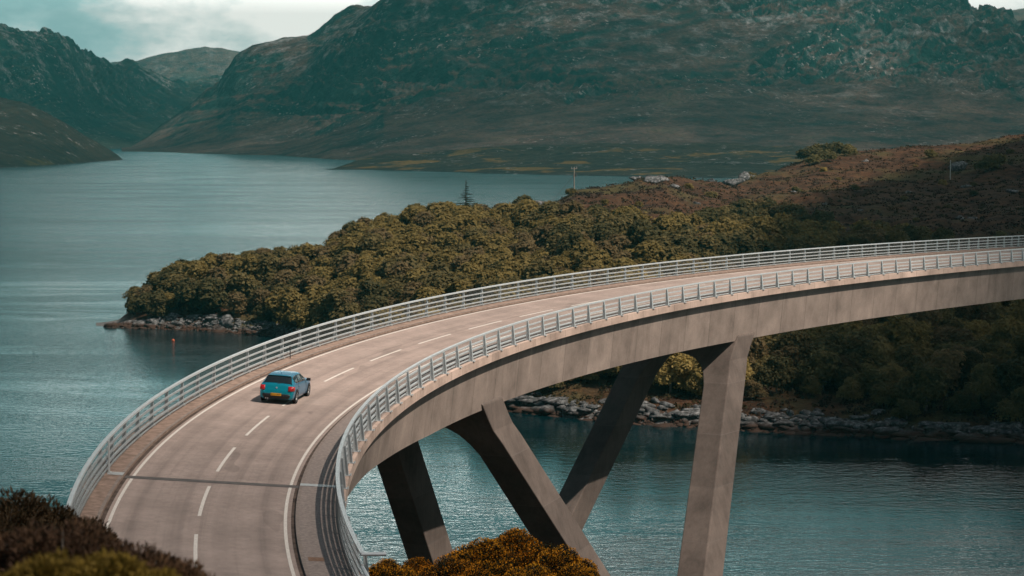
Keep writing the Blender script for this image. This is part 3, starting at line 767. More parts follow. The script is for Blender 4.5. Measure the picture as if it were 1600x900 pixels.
tag(bank, 'rough heather bank above the end of the bridge', 'bank', kind='structure')

# ------------------------------------------------------------------ plants
def leaf_cloud(rng, centres, radii, n_each, size, flat=0.0, up=0.75, quad=True):
    """leaf faces on the surfaces of clumps; returns V, F"""
    P0 = []; N0 = []
    for c, r in zip(centres, radii):
        d = rng.normal(size=(n_each, 3)); d /= np.linalg.norm(d, axis=1)[:, None]
        d[:, 2] = np.where(d[:, 2] < -0.35, -d[:, 2], d[:, 2])
        rr = r*(0.50 + 0.66*rng.random(n_each)**0.7)
        rr = np.where(rng.random(n_each) < 0.13, r*rng.uniform(1.0, 1.42, n_each), rr)      # stray sprays
        P0.append(np.array(c) + d*rr[:, None]*np.array([1, 1, 0.9])); N0.append(d)
    P0 = np.concatenate(P0); N0 = np.concatenate(N0)
    n = len(P0)
    N = N0 + rng.normal(size=(n, 3))*0.55; N[:, 2] += up; N /= np.linalg.norm(N, axis=1)[:, None]
    A = np.cross(N, rng.normal(size=(n, 3))); A /= np.linalg.norm(A, axis=1)[:, None]; B = np.cross(N, A)
    s = size*(0.55 + 0.9*rng.random(n))[:, None]
    V = np.stack([P0 - A*s, P0 - B*s*0.62, P0 + A*s, P0 + B*s*0.62], 1).reshape(-1, 3)
    F = np.arange(4*n).reshape(n, 4)
    return V, F
def crown_data(seed, Rr, Hh, nl, n_each, size):
    rng = np.random.default_rng(seed); cs = []; rs = []
    for i in range(nl):
        a = rng.random()*2*pi; q = sqrt(rng.random()); zz = rng.random()**0.8
        env = sqrt(max(0.05, 1 - (zz*0.92)**2.2))
        r = Rr*(0.32 + 0.24*rng.random())*(1.1 - 0.35*zz)
        rad = max(0.0, Rr*env*q - r*0.35)
        cs.append((rad*cos(a), rad*sin(a), Hh*0.20 + zz*(Hh*0.80 - r*0.7))); rs.append(r)
    return leaf_cloud(rng, cs, rs, n_each, size)
def trunk_mesh(seed, Hh, name='trunk', n=4, rad=0.16):
    rng = random.Random(seed); mb = MB()
    p = [(0, 0, -0.6), (rng.uniform(-.1, .1), rng.uniform(-.1, .1), Hh*0.25), (rng.uniform(-.25, .25), rng.uniform(-.25, .25), Hh*0.55), (rng.uniform(-.3, .3), rng.uniform(-.3, .3), Hh*0.85)]
    mb.tube(p, [rad, rad*0.8, rad*0.5, rad*0.15], 7)
    for i in range(n):
        a = rng.uniform(0, 2*pi); z = Hh*rng.uniform(0.2, 0.5)
        mb.tube([(0, 0, z), (0.8*cos(a), 0.8*sin(a), z + 0.7), (1.7*cos(a), 1.7*sin(a), z + 1.5)], [rad*0.45, rad*0.3, rad*0.08], 5)
    return mb.mesh(name, M['bark'])

# woodland sites
TOP_U = [150, 560, 800, 822, 832, 860, 920, 985, 1000, 1075, 1100, 1150, 1200, 1230, 1290, 1315, 1350, 1480, 1500, 1520, 1850]
TOP_V = [300, 300, 300, 330, 352, 348, 344, 350, 374, 366, 352, 340, 335, 346, 360, 392, 374, 384, 430, 470, 452]
def woodland(u, v, x, y, z):
    if z < 1.4: return False
    if v < np.interp(u, TOP_U, TOP_V): return False
    ds = np.interp(u, SHO_U, SHO_D)
    lim = np.interp(u, [150, 430, 780, 860, 900, 1010, 1040, 1150, 1250, 1350, 1420, 1850], [4.5, 5, 6, 7, 13, 15, 9, 8, 13, 7, 4, 4])
    if y < ds + lim: return False
    if 735 < u < 772 and v < 352: return False       # small rocky clearing
    if 355 < u < 385 and v < 415: return False
    return True
rng = np.random.default_rng(4)
sites = []
cell = {}
for k in range(60000):
    u = rng.uniform(165, 1850); y = rng.uniform(283, 575)
    if rng.random() > (y/575.0): continue
    z = float(pen_height(np.array([u]), np.array([y]))[0]); x = (u - 800)/FPX*(y*CT - (z - CAMZ)*ST)
    u2, v2 = to_pix(x, y, z)
    if u2 > 1680 or not woodland(u2, v2, x, y, z): continue
    sp = 3.7
    key = (int(x//sp), int(y//sp)); ok = True
    for ax in (-1, 0, 1):
        for ay in (-1, 0, 1):
            for (qx, qy) in cell.get((key[0]+ax, key[1]+ay), ()):
                if (qx-x)**2 + (qy-y)**2 < sp*sp: ok = False
    if not ok: continue
    cell.setdefault(key, []).append((x, y)); sites.append((x, y, z, u2, v2))
print('TREE SITES', len(sites))
deck_uv = [to_pix(*P(s, 0)) for s in np.arange(0, 200, 4)]
deck_u = [a for a, _ in deck_uv]; deck_v = [b for _, b in deck_uv]
def hidden(u, v):                                   # behind the deck and girder
    dv = np.interp(u, deck_u, deck_v); k = np.interp(u, [600, 1000, 1600], [70, 62, 50])
    return u > 430 and dv + 6 < v - 30 and v < dv + k
vis = [s for s in sites if not hidden(s[3], s[4]) and s[3] < 1625]
vis.sort(key=lambda s: s[1])
front = [s for s in vis if s[4] > np.interp(s[3], deck_u, deck_v) or s[3] < 430]
order = front[:170] + [s for s in vis if s not in front[:170]]
named = order[:300]; named_set = set(id(s) for s in named)
rest = [s for s in vis if id(s) not in named_set]
print('NAMED', len(named), 'REST', len(rest))
VAR = []
for i in range(12):
    tone = i % 4
    V, F = crown_data(100 + i, 2.85, 4.9, 18, 380, 0.20)
    VAR.append((fast_mesh('crown', V, F, mats=(LEAF[tone],)), trunk_mesh(200 + i, 4.6), tone))
LOW_V = [crown_data(300 + i, 2.85, 4.9, 15, 150, 0.30) for i in range(4)]
TONES = ['olive green', 'yellowish green', 'russet tinged', 'dark green']
def place_name(u, v):
    if v > np.interp(u, deck_u, deck_v) + 40 and u > 760:
        if u < 1160: return 'on the rocky bank between the raking legs'
        if u < 1320: return 'under the girder, right of the vertical leg'
        if u < 1460: return 'on the shaded slope far right of the vertical leg'
        return 'in the deep shade under the girder at the right edge'
    if u < 260: return 'at the seaward tip of the wooded point'
    if u < 430: return 'above the dark rocks of the wooded point'
    if u < 620: return 'on the wooded point behind the outer railing, beyond the car'
    if u < 800: return 'in the middle of the wood below the lone conifer'
    if u < 1000: return 'in the wood below the heather knoll'
    if u < 1320: return 'in the wood under the open heather slope'
    return 'in the strip of scrub just above the outer railing'
def tone_at(x, y):
    a = fbm(np.array([x/26.0]), np.array([y/26.0]), 9, 3)[0] + random.uniform(-0.16, 0.16)
    return 3 if a < 0.40 else 0 if a < 0.52 else 2 if a < 0.60 else 1
def size_cap(u, v):
    """wind-cut trees along the crest and at the upper edge of the wood stay low"""
    edge = np.interp(u, TOP_U, TOP_V) if u > 815 else np.interp(u, PEN_U, SIL_V) + 26
    return float(np.clip(0.66 + (v - edge)/60.0, 0.62, 1.0))*(0.9 if u < 230 else 1.0)
for (x, y, z, u, v) in named:
    tn = tone_at(x, y); i = random.choice([0, 1, 2])*4 + tn
    crown, trunk, tone = VAR[i]
    sc = random.choice([0.68, 0.85, 1.0, 1.1, 1.25, 1.4, 1.5])*random.uniform(0.94, 1.06)
    sc *= size_cap(u, v)
    r = empty('birch_tree', (x, y, z - 0.15), random.uniform(0, 2*pi), '%s round crowned birch %s' % (TONES[tone], place_name(u, v)), 'tree', 'birch trees of the lochside wood')
    r.scale = (sc*random.uniform(0.92, 1.12), sc, sc*random.uniform(0.85, 1.12))
    link('crown', crown, r); link('trunk', trunk, r)
VV = []; FF = []; MI = []; nb = 0
for (x, y, z, u, v) in rest:
    V, F = LOW_V[random.randrange(4)]; a = random.uniform(0, 2*pi); sc = random.choice([0.75, 0.95, 1.1, 1.25, 1.4, 1.5])*size_cap(u, v)
    ca, sa = cos(a)*sc, sin(a)*sc
    Q = np.stack([V[:, 0]*ca - V[:, 1]*sa + x, V[:, 0]*sa + V[:, 1]*ca + y, V[:, 2]*sc*random.uniform(0.85, 1.1) + z - 0.15], 1)
    VV.append(Q); FF.append(F + nb); nb += len(V); MI.append(np.full(len(F), tone_at(x, y)))
if VV:
    me = fast_mesh('birch_wood', np.concatenate(VV), np.concatenate(FF), mats=tuple(LEAF), mi=np.concatenate(MI))
    tag(link('birch_wood', me), 'dense birch wood filling the peninsula behind the nearer trees', 'wood', kind='stuff')

# undergrowth between the trees and on the banks: heather, bracken, grass tufts
def tufts():
    rng = np.random.default_rng(21); C = []; 
    for k in range(26000):
        u = rng.uniform(165, 1640); y = rng.uniform(284, 800)
        if rng.random() < (y - 300)/900: continue
        z = float(0)
        C.append((u, y))
    C = np.array(C); Zc = pen_height(C[:, 0], C[:, 1]); Xc = (C[:, 0] - 800)/FPX*(C[:, 1]*CT - (Zc - CAMZ)*ST)
    keep = Zc > 1.8; Xc, Yc, Zc = Xc[keep], C[keep, 1], Zc[keep]
    n = len(Xc); m = 9
    rs = 0.35 + 0.55*rng.random(n)
    d = rng.normal(size=(n, m, 3)); d[..., 2] = abs(d[..., 2]); d /= np.linalg.norm(d, axis=2)[..., None]
    Pc = np.stack([Xc, Yc, Zc], 1)[:, None, :] + d*rs[:, None, None]*np.array([1.2, 1.2, 0.75])
    Pc = Pc.reshape(-1, 3); N = d.reshape(-1, 3) + rng.normal(size=(n*m, 3))*0.5; N /= np.linalg.norm(N, axis=1)[:, None]
    A = np.cross(N, rng.normal(size=N.shape)); A /= np.linalg.norm(A, axis=1)[:, None]; B = np.cross(N, A)
    s = (0.16 + 0.2*rng.random(n*m))[:, None]
    V = np.stack([Pc - A*s, Pc - B*s*0.6, Pc + A*s, Pc + B*s*0.6], 1).reshape(-1, 3); F = np.arange(len(V)).reshape(-1, 4)
    t = fbm(Xc/18.0, Yc/18.0, 91, 3) + rng.normal(size=n)*0.06
    mi = np.repeat(np.where(t < 0.56, 0, 1), m)
    me = fast_mesh('heather', V, F, mats=(mat_leaf('heather_tuft', (0.015, 0.009, 0.006), (0.078, 0.037, 0.018), 0.15), mat_leaf('bracken_tuft', (0.022, 0.017, 0.006), (0.088, 0.062, 0.020), 0.2)), mi=mi)
    tag(link('heather', me), 'red brown heather and bracken tufts covering the peninsula', 'heather', kind='stuff')
tufts()

# lone conifer on the skyline of the wood
def conifer(loc, Hh, label):
    r = empty('conifer_tree', loc, 0.4, label, 'tree')
    mb = MB(); mb.tube([(0, 0, -0.3), (0.02, 0, Hh*0.6), (0, 0.03, Hh)], [0.16, 0.10, 0.02], 7); mb.build('trunk', M['bark'], r)
    rng = np.random.default_rng(8); V = []; F = []
    lv = np.linspace(Hh*0.12, Hh*0.98, 19)
    for i, z in enumerate(lv):
        Lb = 4.2*(1 - z/Hh)**0.9 + 0.15
        for k in range(5 if i < 12 else 4):
            if rng.random() < 0.12: continue
            a = rng.uniform(0, 2*pi); L2 = Lb*rng.uniform(0.6, 1.12)
            nn = max(5, int(L2*16))
            for j in range(nn):
                t = (j + 0.5)/nn; c = np.array([cos(a)*L2*t, sin(a)*L2*t, z - 0.16*L2*t + 0.1*t*t*L2])
                for q in range(4):
                    dv = rng.normal(size=3); dv[2] *= 0.5; dv /= np.linalg.norm(dv); ev = np.cross(dv, rng.normal(size=3)); ev /= np.linalg.norm(ev)
                    s = 0.22*(1.15 - 0.5*t); b = len(V)
                    V += [c - dv*s, c - ev*s*0.4, c + dv*s, c + ev*s*0.4]; F.append((b, b+1, b+2, b+3))
    link('crown', fast_mesh('crown', V, F, mats=(mat_leaf('needles', (0.010, 0.014, 0.010), (0.035, 0.038, 0.024), 0.1),)), r)
x, y, z = pix(728, 340, 535); conifer((float(x), float(y), float(z) - 0.2), 9.8, 'lone dark conifer rising above the wood against the loch')

# ------------------------------------------------------------------ rocks
def rock_verts(seed, sub=3, rough=0.35):
    import bmesh
    bm = bmesh.new(); bmesh.ops.create_icosphere(bm, subdivisions=sub, radius=1.0)
    V = np.array([v.co[:] for v in bm.verts]); F = np.array([[v.index for v in f.verts] for f in bm.faces]); bm.free()
    rng = np.random.default_rng(seed)
    for k in range(11):                                   # chop flat facets
        n = rng.normal(size=3); n /= np.linalg.norm(n); d = rng.uniform(0.35, 0.72)
        h = V @ n - d; V = V - np.maximum(h, 0)[:, None]*n*0.9
    f = fbm(V[:, 0]*2.2 + seed, V[:, 1]*2.2 + V[:, 2]*1.7, seed, 4) - 0.5
    return V*(1 + rough*f)[:, None], F
RK3 = [rock_verts(40 + i, 2) for i in range(7)]
def shore_rocks():
    rng = np.random.default_rng(33); VV = []; FF = []; nb = 0
    def put(u, d, r, sq=0.6, lift=0.0):
        nonlocal nb
        z = float(pen_height(np.array([u]), np.array([d]))[0]); x = (u - 800)/FPX*d
        V, F = RK3[rng.integers(7)]; a = rng.uniform(0, 2*pi); sx, sy, sz = r*rng.uniform(0.8, 1.5), r*rng.uniform(0.7, 1.2), r*sq*rng.uniform(0.7, 1.25)
        Q = V*np.array([sx, sy, sz]); Q = np.stack([Q[:, 0]*cos(a) - Q[:, 1]*sin(a) + x, Q[:, 0]*sin(a) + Q[:, 1]*cos(a) + d, Q[:, 2] + z + lift], 1)
        VV.append(Q); FF.append(F + nb); nb += len(V)
    for k in range(1700):
        u = rng.uniform(760, 1660); ds = np.interp(u, SHO_U, SHO_D)
        w = np.interp(u, [760, 900, 1000, 1250, 1400, 1660], [8, 6, 4.5, 5.5, 4.5, 4])
        put(u, ds - 1.5 + w*rng.random()**1.15, 0.25 + 0.75*rng.random()**2.6)
    for k in range(90):
        u = rng.uniform(770, 1400); ds = np.interp(u, SHO_U, SHO_D); put(u, ds + rng.uniform(0, 6), rng.uniform(0.8, 1.5), 0.5)
    for k in range(150):                                 # low ledges of bedrock
        u = rng.uniform(760, 1640); ds = np.interp(u, SHO_U, SHO_D); put(u, ds + rng.uniform(-1, 4.0), rng.uniform(1.3, 3.0), 0.28)
    for k in range(1300):
        u = rng.uniform(166, 470); ds = np.interp(u, SHO_U, SHO_D)
        put(u, ds - 1.0 + 6*rng.random()**1.3, 0.25 + 0.8*rng.random()**2.2)
    for k in range(26):
        u = rng.uniform(172, 360); ds = np.interp(u, SHO_U, SHO_D); put(u, ds + rng.uniform(0, 5), rng.uniform(1.2, 2.4), 0.6)
    me = fast_mesh('shore_rocks', np.concatenate(VV), np.concatenate(FF), False, mats=(M['rock'],))
    tag(link('shore_rocks', me), 'tumbled grey rocks along the waterline of the peninsula', 'rocks', kind='stuff')
shore_rocks()
OUT = [(1290, 318, 560, 0.8, 0.7, 'small pale boulder under the scrub on the open slope'), (960, 316, 540, 0.9, 0.6, 'small grey boulder below the two outcrops of the knoll'), (1420, 300, 600, 1.1, 0.6, 'grey boulder in the shaded heather left of the bare pole'), (1345, 330, 520, 0.8, 0.6, 'small boulder in the shaded heather above the railing'), (1580, 300, 600, 1.4, 0.6, 'grey rock at the right edge of the shaded moor'), (1500, 342, 470, 1.5, 0.7, 'pair of white rocks high on the dark slope above the railing, left one'), (1517, 344, 468, 1.5, 0.7, 'pair of white rocks high on the dark slope above the railing, right one'),
       (845, 318, 552, 3.2, 0.8, 'grey crag at the seaward end of the heather knoll'), (998, 281, 568, 2.2, 0.55, 'flat pale outcrop on top of the heather knoll, left side'), (1030, 281, 572, 3.2, 0.6, 'broad pale outcrop on top of the heather knoll, right side'),
       (1052, 292, 560, 2.0, 0.5, 'low pale outcrop on the right shoulder of the knoll'), (1088, 317, 520, 1.0, 0.7, 'small white boulder alone in the heather'),
       (755, 342, 520, 2.2, 0.8, 'grey rock in the clearing beside the lone conifer'), (1115, 287, 640, 2.8, 0.6, 'left grey outcrop of the row behind the knoll'), (1140, 286, 645, 3.2, 0.6, 'middle grey outcrop of the row behind the knoll'), (1165, 279, 655, 3.2, 0.65, 'right grey outcrop of the row behind the knoll'),
       (1250, 272, 690, 2.4, 0.5, 'grey ledge on the hill below the dark scrub'), (1352, 252, 740, 1.6, 0.6, 'pale rock face near the skyline right of the scrub'), (1240, 301, 560, 1.3, 0.5, 'pale slab in the open heather slope'),
       (1498, 262, 720, 3.2, 0.8, 'pale broken crag beside the bare pole'), (1510, 291, 560, 1.6, 0.5, 'low slab right of the bare pole'), (1478, 236, 760, 2.4, 0.5, 'pale rocks on the skyline above the bare pole')]
for i, (u, v, d, r, sq, lab) in enumerate(OUT):
    a, b = rock_verts(70 + i, 3, 0.7)
    r = r*1.1; a = a*np.array([r*1.3, r*0.8, r*sq])
    u0 = u
    # walk out to where this line of sight meets the ground
    best = d; be = 1e9
    for q in np.arange(d - 90, d + 130, 2.0):
        zz = float(pen_height(np.array([float(u0)]), np.array([q]))[0]); _, vv = to_pix((u0-800)/FPX*q, q, zz + r*sq*0.3)
        if abs(vv - v) < be: be = abs(vv - v); best = q
    zz = float(pen_height(np.array([float(u0)]), np.array([best]))[0])
    me = fast_mesh('rock_outcrop', a, b, True, mats=(M['outcrop'],))
    o = link('rock_outcrop', me); o.location = ((u0-800)/FPX*best, best, zz + r*sq*0.28); o.rotation_euler = (0, 0, random.uniform(-0.5, 0.5))
    tag(o, lab, 'rock', 'rock outcrops in the heather')

# scrub on the skyline hill and odd shrubs
def shrub_mesh(seed, mat, Rr=1.6, Hh=1.9, nl=12, n_each=120, size=0.2):
    V, F = crown_data(seed, Rr, Hh, nl, n_each, size); return fast_mesh('foliage', V, F, mats=(mat,))
SH = [shrub_mesh(500 + i, LEAF[[3, 0, 1][i]]) for i in range(3)]
SHT = trunk_mesh(555, 1.5, 'stem', 5, 0.07)
def shrub(u, d, sc, kind, label, group='shrubs on the open hill'):
    z = float(pen_height(np.array([float(u)]), np.array([float(d)]))[0])
    r = empty('shrub', ((u-800)/FPX*d, d, z - 0.1), random.uniform(0, 6), label, 'shrub', group); r.scale = (sc, sc, sc*0.9)
    link('foliage', SH[kind], r); link('stem', SHT, r)
for u, d, sc in ((1256, 712, 2.1), (1268, 714, 2.3), (1280, 716, 2.6), (1294, 716, 2.7), (1307, 720, 2.6), (1320, 724, 2.2), (1288, 700, 2.2), (1272, 698, 1.8)):
    shrub(u, d, sc, 0, 'dark bush in the patch of scrub on the skyline, right of the knoll')
_r = random.Random(12)
for k in range(34):
    u = _r.uniform(920, 1600); d = _r.uniform(440, 700)
    z = float(pen_height(np.array([u]), np.array([d]))[0]); _, v = to_pix((u-800)/FPX*d, d, z)
    if v > np.interp(u, TOP_U, TOP_V) - 3 or v < np.interp(u, PEN_U, SIL_V) + 4: continue
    shrub(u, d, _r.uniform(0.5, 1.25), _r.choice([0, 1, 2]), 'small low bush scattered in the open heather', 'small bushes in the heather')
for u, d, sc, lab in ((830, 556, 1.5, 'small pale bush left of the grey crag on the skyline'), (893, 556, 1.1, 'little bush at the foot of the pole with crossarm'), (1170, 650, 1.6, 'olive bush left of the grey outcrop row'),
                  (1095, 640, 1.7, 'bush in the notch beside the heather knoll'), (1450, 690, 1.6, 'bush on the dark hill left of the bare pole'), (1545, 640, 2.6, 'broad dark bush on the slope right of the bare pole'), (1560, 640, 2.4, 'dark bush at the right edge of the moor')):
    shrub(u, d, sc, 1 if u < 1200 else 0, lab)

# ------------------------------------------------------------------ poles and buoy
def ground_at(u, v, d0, d1):
    best = d0; be = 1e9
    for q in np.arange(d0, d1, 2.0):
        zz = float(pen_height(np.array([float(u)]), np.array([q]))[0]); _, vv = to_pix((u-800)/FPX*q, q, zz)
        if abs(vv - v) < be: be = abs(vv - v); best = q
    return (u-800)/FPX*best, best, float(pen_height(np.array([float(u)]), np.array([best]))[0])
x, y, z = ground_at(897, 296, 540, 600)
up = empty('utility_pole', (x, y, z - 0.3), 0.35, 'wooden power pole with crossarm and transformer on the heather skyline', 'utility pole')
_, _, zt = pix(897, 262, y); Hp = float(zt) - z + 0.3
mb = MB(); mb.tube([(0, 0, -0.5), (0, 0, Hp)], [0.17, 0.13], 10); mb.build('pole', M['pole'], up)
mb = MB(); mb.box((0, 0, Hp - 0.25), (0.85, 0.06, 0.06)); mb.build('crossarm', M['pole'], up)
for k in (-0.75, 0.0, 0.75):
    mb = MB(); mb.tube([(k, 0, Hp - 0.2), (k, 0, Hp + 0.22)], [0.05, 0.07], 8); mb.build('insulator', M['steel'], up)
mb = MB(); mb.tube([(0.42, 0, Hp - 2.4), (0.42, 0, Hp - 1.5)], 0.3, 12); mb.box((0.2, 0, Hp - 1.7), (0.2, 0.05, 0.05)); mb.build('transformer', M['dark'], up)
mb = MB(); gx0, gy0, gz0 = ground_at(856, 308, 540, 580)
loc = np.array([x, y, z - 0.3]); dl = np.array([gx0, gy0, gz0]) - loc; ca, sa = cos(-0.35), sin(-0.35)
mb.tube([(0, 0, Hp - 2.0), (dl[0]*ca - dl[1]*sa, dl[0]*sa + dl[1]*ca, dl[2])], 0.05, 5); mb.build('stay_wire', M['dark'], up)
x, y, z = ground_at(1484, 281, 540, 720)
_, _, zt = pix(1484, 251, y)
bp = empty('bare_pole', (x, y, z - 0.3), 0, 'bare grey pole standing on the dark moor at the right', 'pole')
mb = MB(); mb.tube([(0, 0, 0), (0, 0, float(zt) - z + 0.3)], [0.16, 0.13], 8); mb.build('pole', mat_plain('grey_timber', (0.34, 0.32, 0.29), 0.8), bp)
mb = MB(); mb.tube([(0, 0, float(zt) - z + 0.28), (0, 0, float(zt) - z + 0.42)], [0.15, 0.08], 8); mb.build('cap', M['steel'], bp)
x, y, z = pix(268, 533.5, 420); y = CAMZ/((533.5 - HOR)/FPX); x = (268-800)/FPX*y
by = empty('mooring_buoy', (x, y, 0), 0, 'small orange mooring buoy afloat off the wooded point', 'buoy')
import bmesh
bm = bmesh.new(); bmesh.ops.create_uvsphere(bm, u_segments=16, v_segments=10, radius=0.32); me = bpy.data.meshes.new('float'); bm.to_mesh(me); bm.free()
me.materials.append(mat_plain('orange_plastic', (0.30, 0.06, 0.02), 0.6)); me.polygons.foreach_set('use_smooth', np.ones(len(me.polygons), dtype=bool)); o = link('float', me, by); o.location = (0, 0, 0.12)
mb = MB(); mb.tube([(0, 0, 0.5), (0, 0, 0.64)], 0.07, 8); mb.build('eye', M['dark'], by)

# ------------------------------------------------------------------ gorse and foreground bushes
GREEN = mat_leaf('gorse_green', (0.016, 0.014, 0.005), (0.060, 0.042, 0.012), 0.15, 1.2)
FLOWER = mat_leaf('gorse_flower', (0.52, 0.18, 0.008), (0.80, 0.35, 0.020), 0.25, 2.0)
BROWN = mat_leaf('dead_heather', (0.034, 0.018, 0.010), (0.115, 0.062, 0.030), 0.15, 2.0)
OCHRE = mat_leaf('ochre_sprig', (0.060, 0.040, 0.007), (0.16, 0.105, 0.016), 0.2, 2.0)
def spiky(rng, centres, radii, n_each, length, width, inner=0.45):
    P0 = []; D0 = []
    for c, r in zip(centres, radii):
        d = rng.normal(size=(n_each, 3)); d[:, 2] = np.abs(d[:, 2])*0.9 - 0.15; d /= np.linalg.norm(d, axis=1)[:, None]
        rr = r*(inner + (1 - inner)*rng.random(n_each)**0.5)
        P0.append(np.array(c) + d*rr[:, None]); D0.append(d)
    P0 = np.concatenate(P0); D = np.concatenate(D0); n = len(P0)
    D = D + rng.normal(size=(n, 3))*0.45; D[:, 2] += 0.35; D /= np.linalg.norm(D, axis=1)[:, None]
    A = np.cross(D, rng.normal(size=(n, 3))); A /= np.linalg.norm(A, axis=1)[:, None]
    L = (length*(0.5 + rng.random(n)))[:, None]; w = (width*(0.6 + 0.8*rng.random(n)))[:, None]
    V = np.stack([P0 - D*L*0.3, P0 - A*w + D*L*0.2, P0 + D*L, P0 + A*w + D*L*0.2], 1).reshape(-1, 3)
    return V, np.arange(4*n).reshape(n, 4)
def lobes(rng, Rr, Hh, nl):
    cs = []; rs = []
    for i in range(nl):
        a = rng.random()*2*pi; q = sqrt(rng.random()); r = Rr*(0.22 + 0.16*rng.random())
        top = Hh*(1 - 0.55*q*q)
        cs.append((Rr*0.82*q*cos(a), Rr*0.82*q*sin(a), max(0.15, (top - r)*(0.55 + 0.45*rng.random())))); rs.append(r)
    return cs, rs
def bush_kit(seed, Rr, Hh, nl, ng, nf, L, wd, green, flower):
    rng = np.random.default_rng(seed); cs, rs = lobes(rng, Rr, Hh, nl)
    V, F = spiky(rng, cs, rs, ng, L, wd); a = fast_mesh('foliage', V, F, mats=(green,))
    fb = None
    if nf:
        pick = [i for i in range(nl) if rng.random() < 0.8]
        V, F = spiky(rng, [cs[i] for i in pick], [rs[i]*1.06 for i in pick], nf, L*0.55, wd*1.25, 0.86); fb = fast_mesh('flowers', V, F, mats=(flower,))
    mb = MB(); rr = random.Random(seed)
    for c, r in list(zip(cs, rs))[:14]:
        mb.tube([(c[0]*0.1, c[1]*0.1, -0.5), (c[0]*0.55, c[1]*0.55, c[2]*0.5), (c[0], c[1], c[2] + r*0.9)], [0.04, 0.025, 0.006], 5)
    return a, fb, mb.mesh('stem', M['bark'])
def bush(name, kit, x, y, rz, sc, label, cat, group, zoff=0.0, z=None):
    zz = float(bank_z(np.array([x]), np.array([y]))[0]) if z is None else z
    r = empty(name, (x, y, zz - 0.05 + zoff), rz, label, cat, group); r.scale = sc
    link('foliage', kit[0], r)
    if kit[1]: link('flowers', kit[1], r)
    link('stem', kit[2], r)
    return r
GK = [bush_kit(600 + i, 1.55, 1.75, 42, 420, 250, 0.085, 0.022, GREEN, FLOWER) for i in range(3)]
def at_pix(u, v, d):
    a, b, c = pix(u, v, d); return float(a), float(b), float(c)
GS = [(607, 872, 76, 0.72, 'orange flowered gorse bush nearest the end of the inner railing'), (650, 869, 78, 0.74, 'second gorse bush from the railing end, below the dark leg'), (700, 866, 77, 0.8, 'gorse bush in front of the foot of the nearest leg'),
      (752, 838, 79, 1.0, 'gorse bush left of the tallest one, between the two near legs'), (812, 826, 80, 1.15, 'tallest orange gorse bush, in the middle of the clump'), (868, 846, 79, 0.95, 'gorse bush right of the tallest one, before the raking leg'), (905, 878, 77, 0.7, 'lowest gorse bush at the right end of the clump'),
      (740, 885, 72, 0.8, 'gorse bush at the front of the clump, on the frame edge'), (640, 895, 70, 0.7, 'gorse bush low in front of the railing end'), (830, 880, 73, 0.85, 'dark gorse bush low at the front right of the clump')]
for i, (u, v, d, sc, lab) in enumerate(GS):
    x, y, ztop = at_pix(u, v, d); hh = 1.75*sc
    bush('gorse_bush', GK[i % 3], x, y, i*1.3, (sc*1.05, sc*1.05, sc), lab, 'bush', 'gorse clump beside the bridge end', z=ztop - hh*0.97)
# raise the ground beneath the gorse so that it stands on a mound
gm = MB()
gxx, gyy = np.meshgrid(np.linspace(-8, 6, 60), np.linspace(64, 86, 60))
gz = np.interp(gyy, [64, 70, 80, 86], [24.2, 25.0, 25.4, 22.0]) - 0.0*gxx
gz = gz - 0.25*np.maximum(0, gxx - 1.5)**1.6 - 0.3*np.maximum(0, -5.2 - gxx)**1.2 + 0.3*(fbm(gxx/2, gyy/2, 3, 3) - 0.5)
mound = grid_mesh('mound', gxx, gyy, gz, M['moor']); tag(mound, 'earth mound under the gorse clump', 'mound', kind='structure')

DK = [bush_kit(700 + i, 0.95, 1.15, 46, 420, 0, 0.06, 0.012, BROWN, OCHRE) for i in range(2)] + [bush_kit(720, 0.8, 0.8, 34, 380, 0, 0.07, 0.014, OCHRE, OCHRE)]
DB = [(20, 815, 21, 0, 1.0, 'blurred dark heather bush at the bottom left corner'), (90, 800, 20, 0, 0.95, 'blurred brown bush covering the end of the outer railing'), (150, 812, 20.5, 1, 0.9, 'blurred dark bush overlapping the verge at the bottom left'),
      (205, 835, 20, 0, 0.85, 'blurred dark bush with spiky tips over the road edge'), (258, 858, 19.5, 1, 0.8, 'rightmost dark blurred bush on the road'), (300, 888, 19, 0, 0.6, 'lowest dark sprig at the right end of the foreground bushes'),
      (60, 850, 16.5, 2, 0.8, 'blurred ochre green bush in the left corner'), (150, 852, 16.2, 2, 0.8, 'blurred ochre bush under the dark tips'), (232, 880, 16, 2, 0.62, 'small ochre sprig patch at the bottom of the road')]
for i, (u, v, d, k, sc, lab) in enumerate(DB):
    x, y, ztop = at_pix(u, v, d); hh = (1.15 if k < 2 else 0.8)*sc
    bush('heather_bush', DK[k], x, y, i*0.9, (sc, sc, sc), lab, 'bush', 'foreground bushes on the bank', z=ztop - hh*0.95)
BK = [bush_kit(740 + i, 1.5, 1.6, 44, 420, 0, 0.08, 0.018, mat_leaf('bank_bush_%d' % i, (0.020, 0.012, 0.006), (0.062, 0.036, 0.014), 0.15, 1.5), OCHRE) for i in range(1)]
for i, (u, v, d, sc, lab) in enumerate([(-10, 752, 34, 1.0, 'brown bush at the left frame edge behind the blurred ones'), (40, 762, 35, 0.95, 'brown bush on the left bank above the water'), (80, 780, 35.5, 0.8, 'brown bush beside the outer railing end'), (15, 790, 31, 0.9, 'low brown bush in front of the left bank')]):
    x, y, ztop = at_pix(u, v, d); bush('bank_bush', BK[0], x, y, i*1.1, (sc, sc, sc), lab, 'bush', 'brown bushes on the left bank', z=ztop - 1.55*sc)

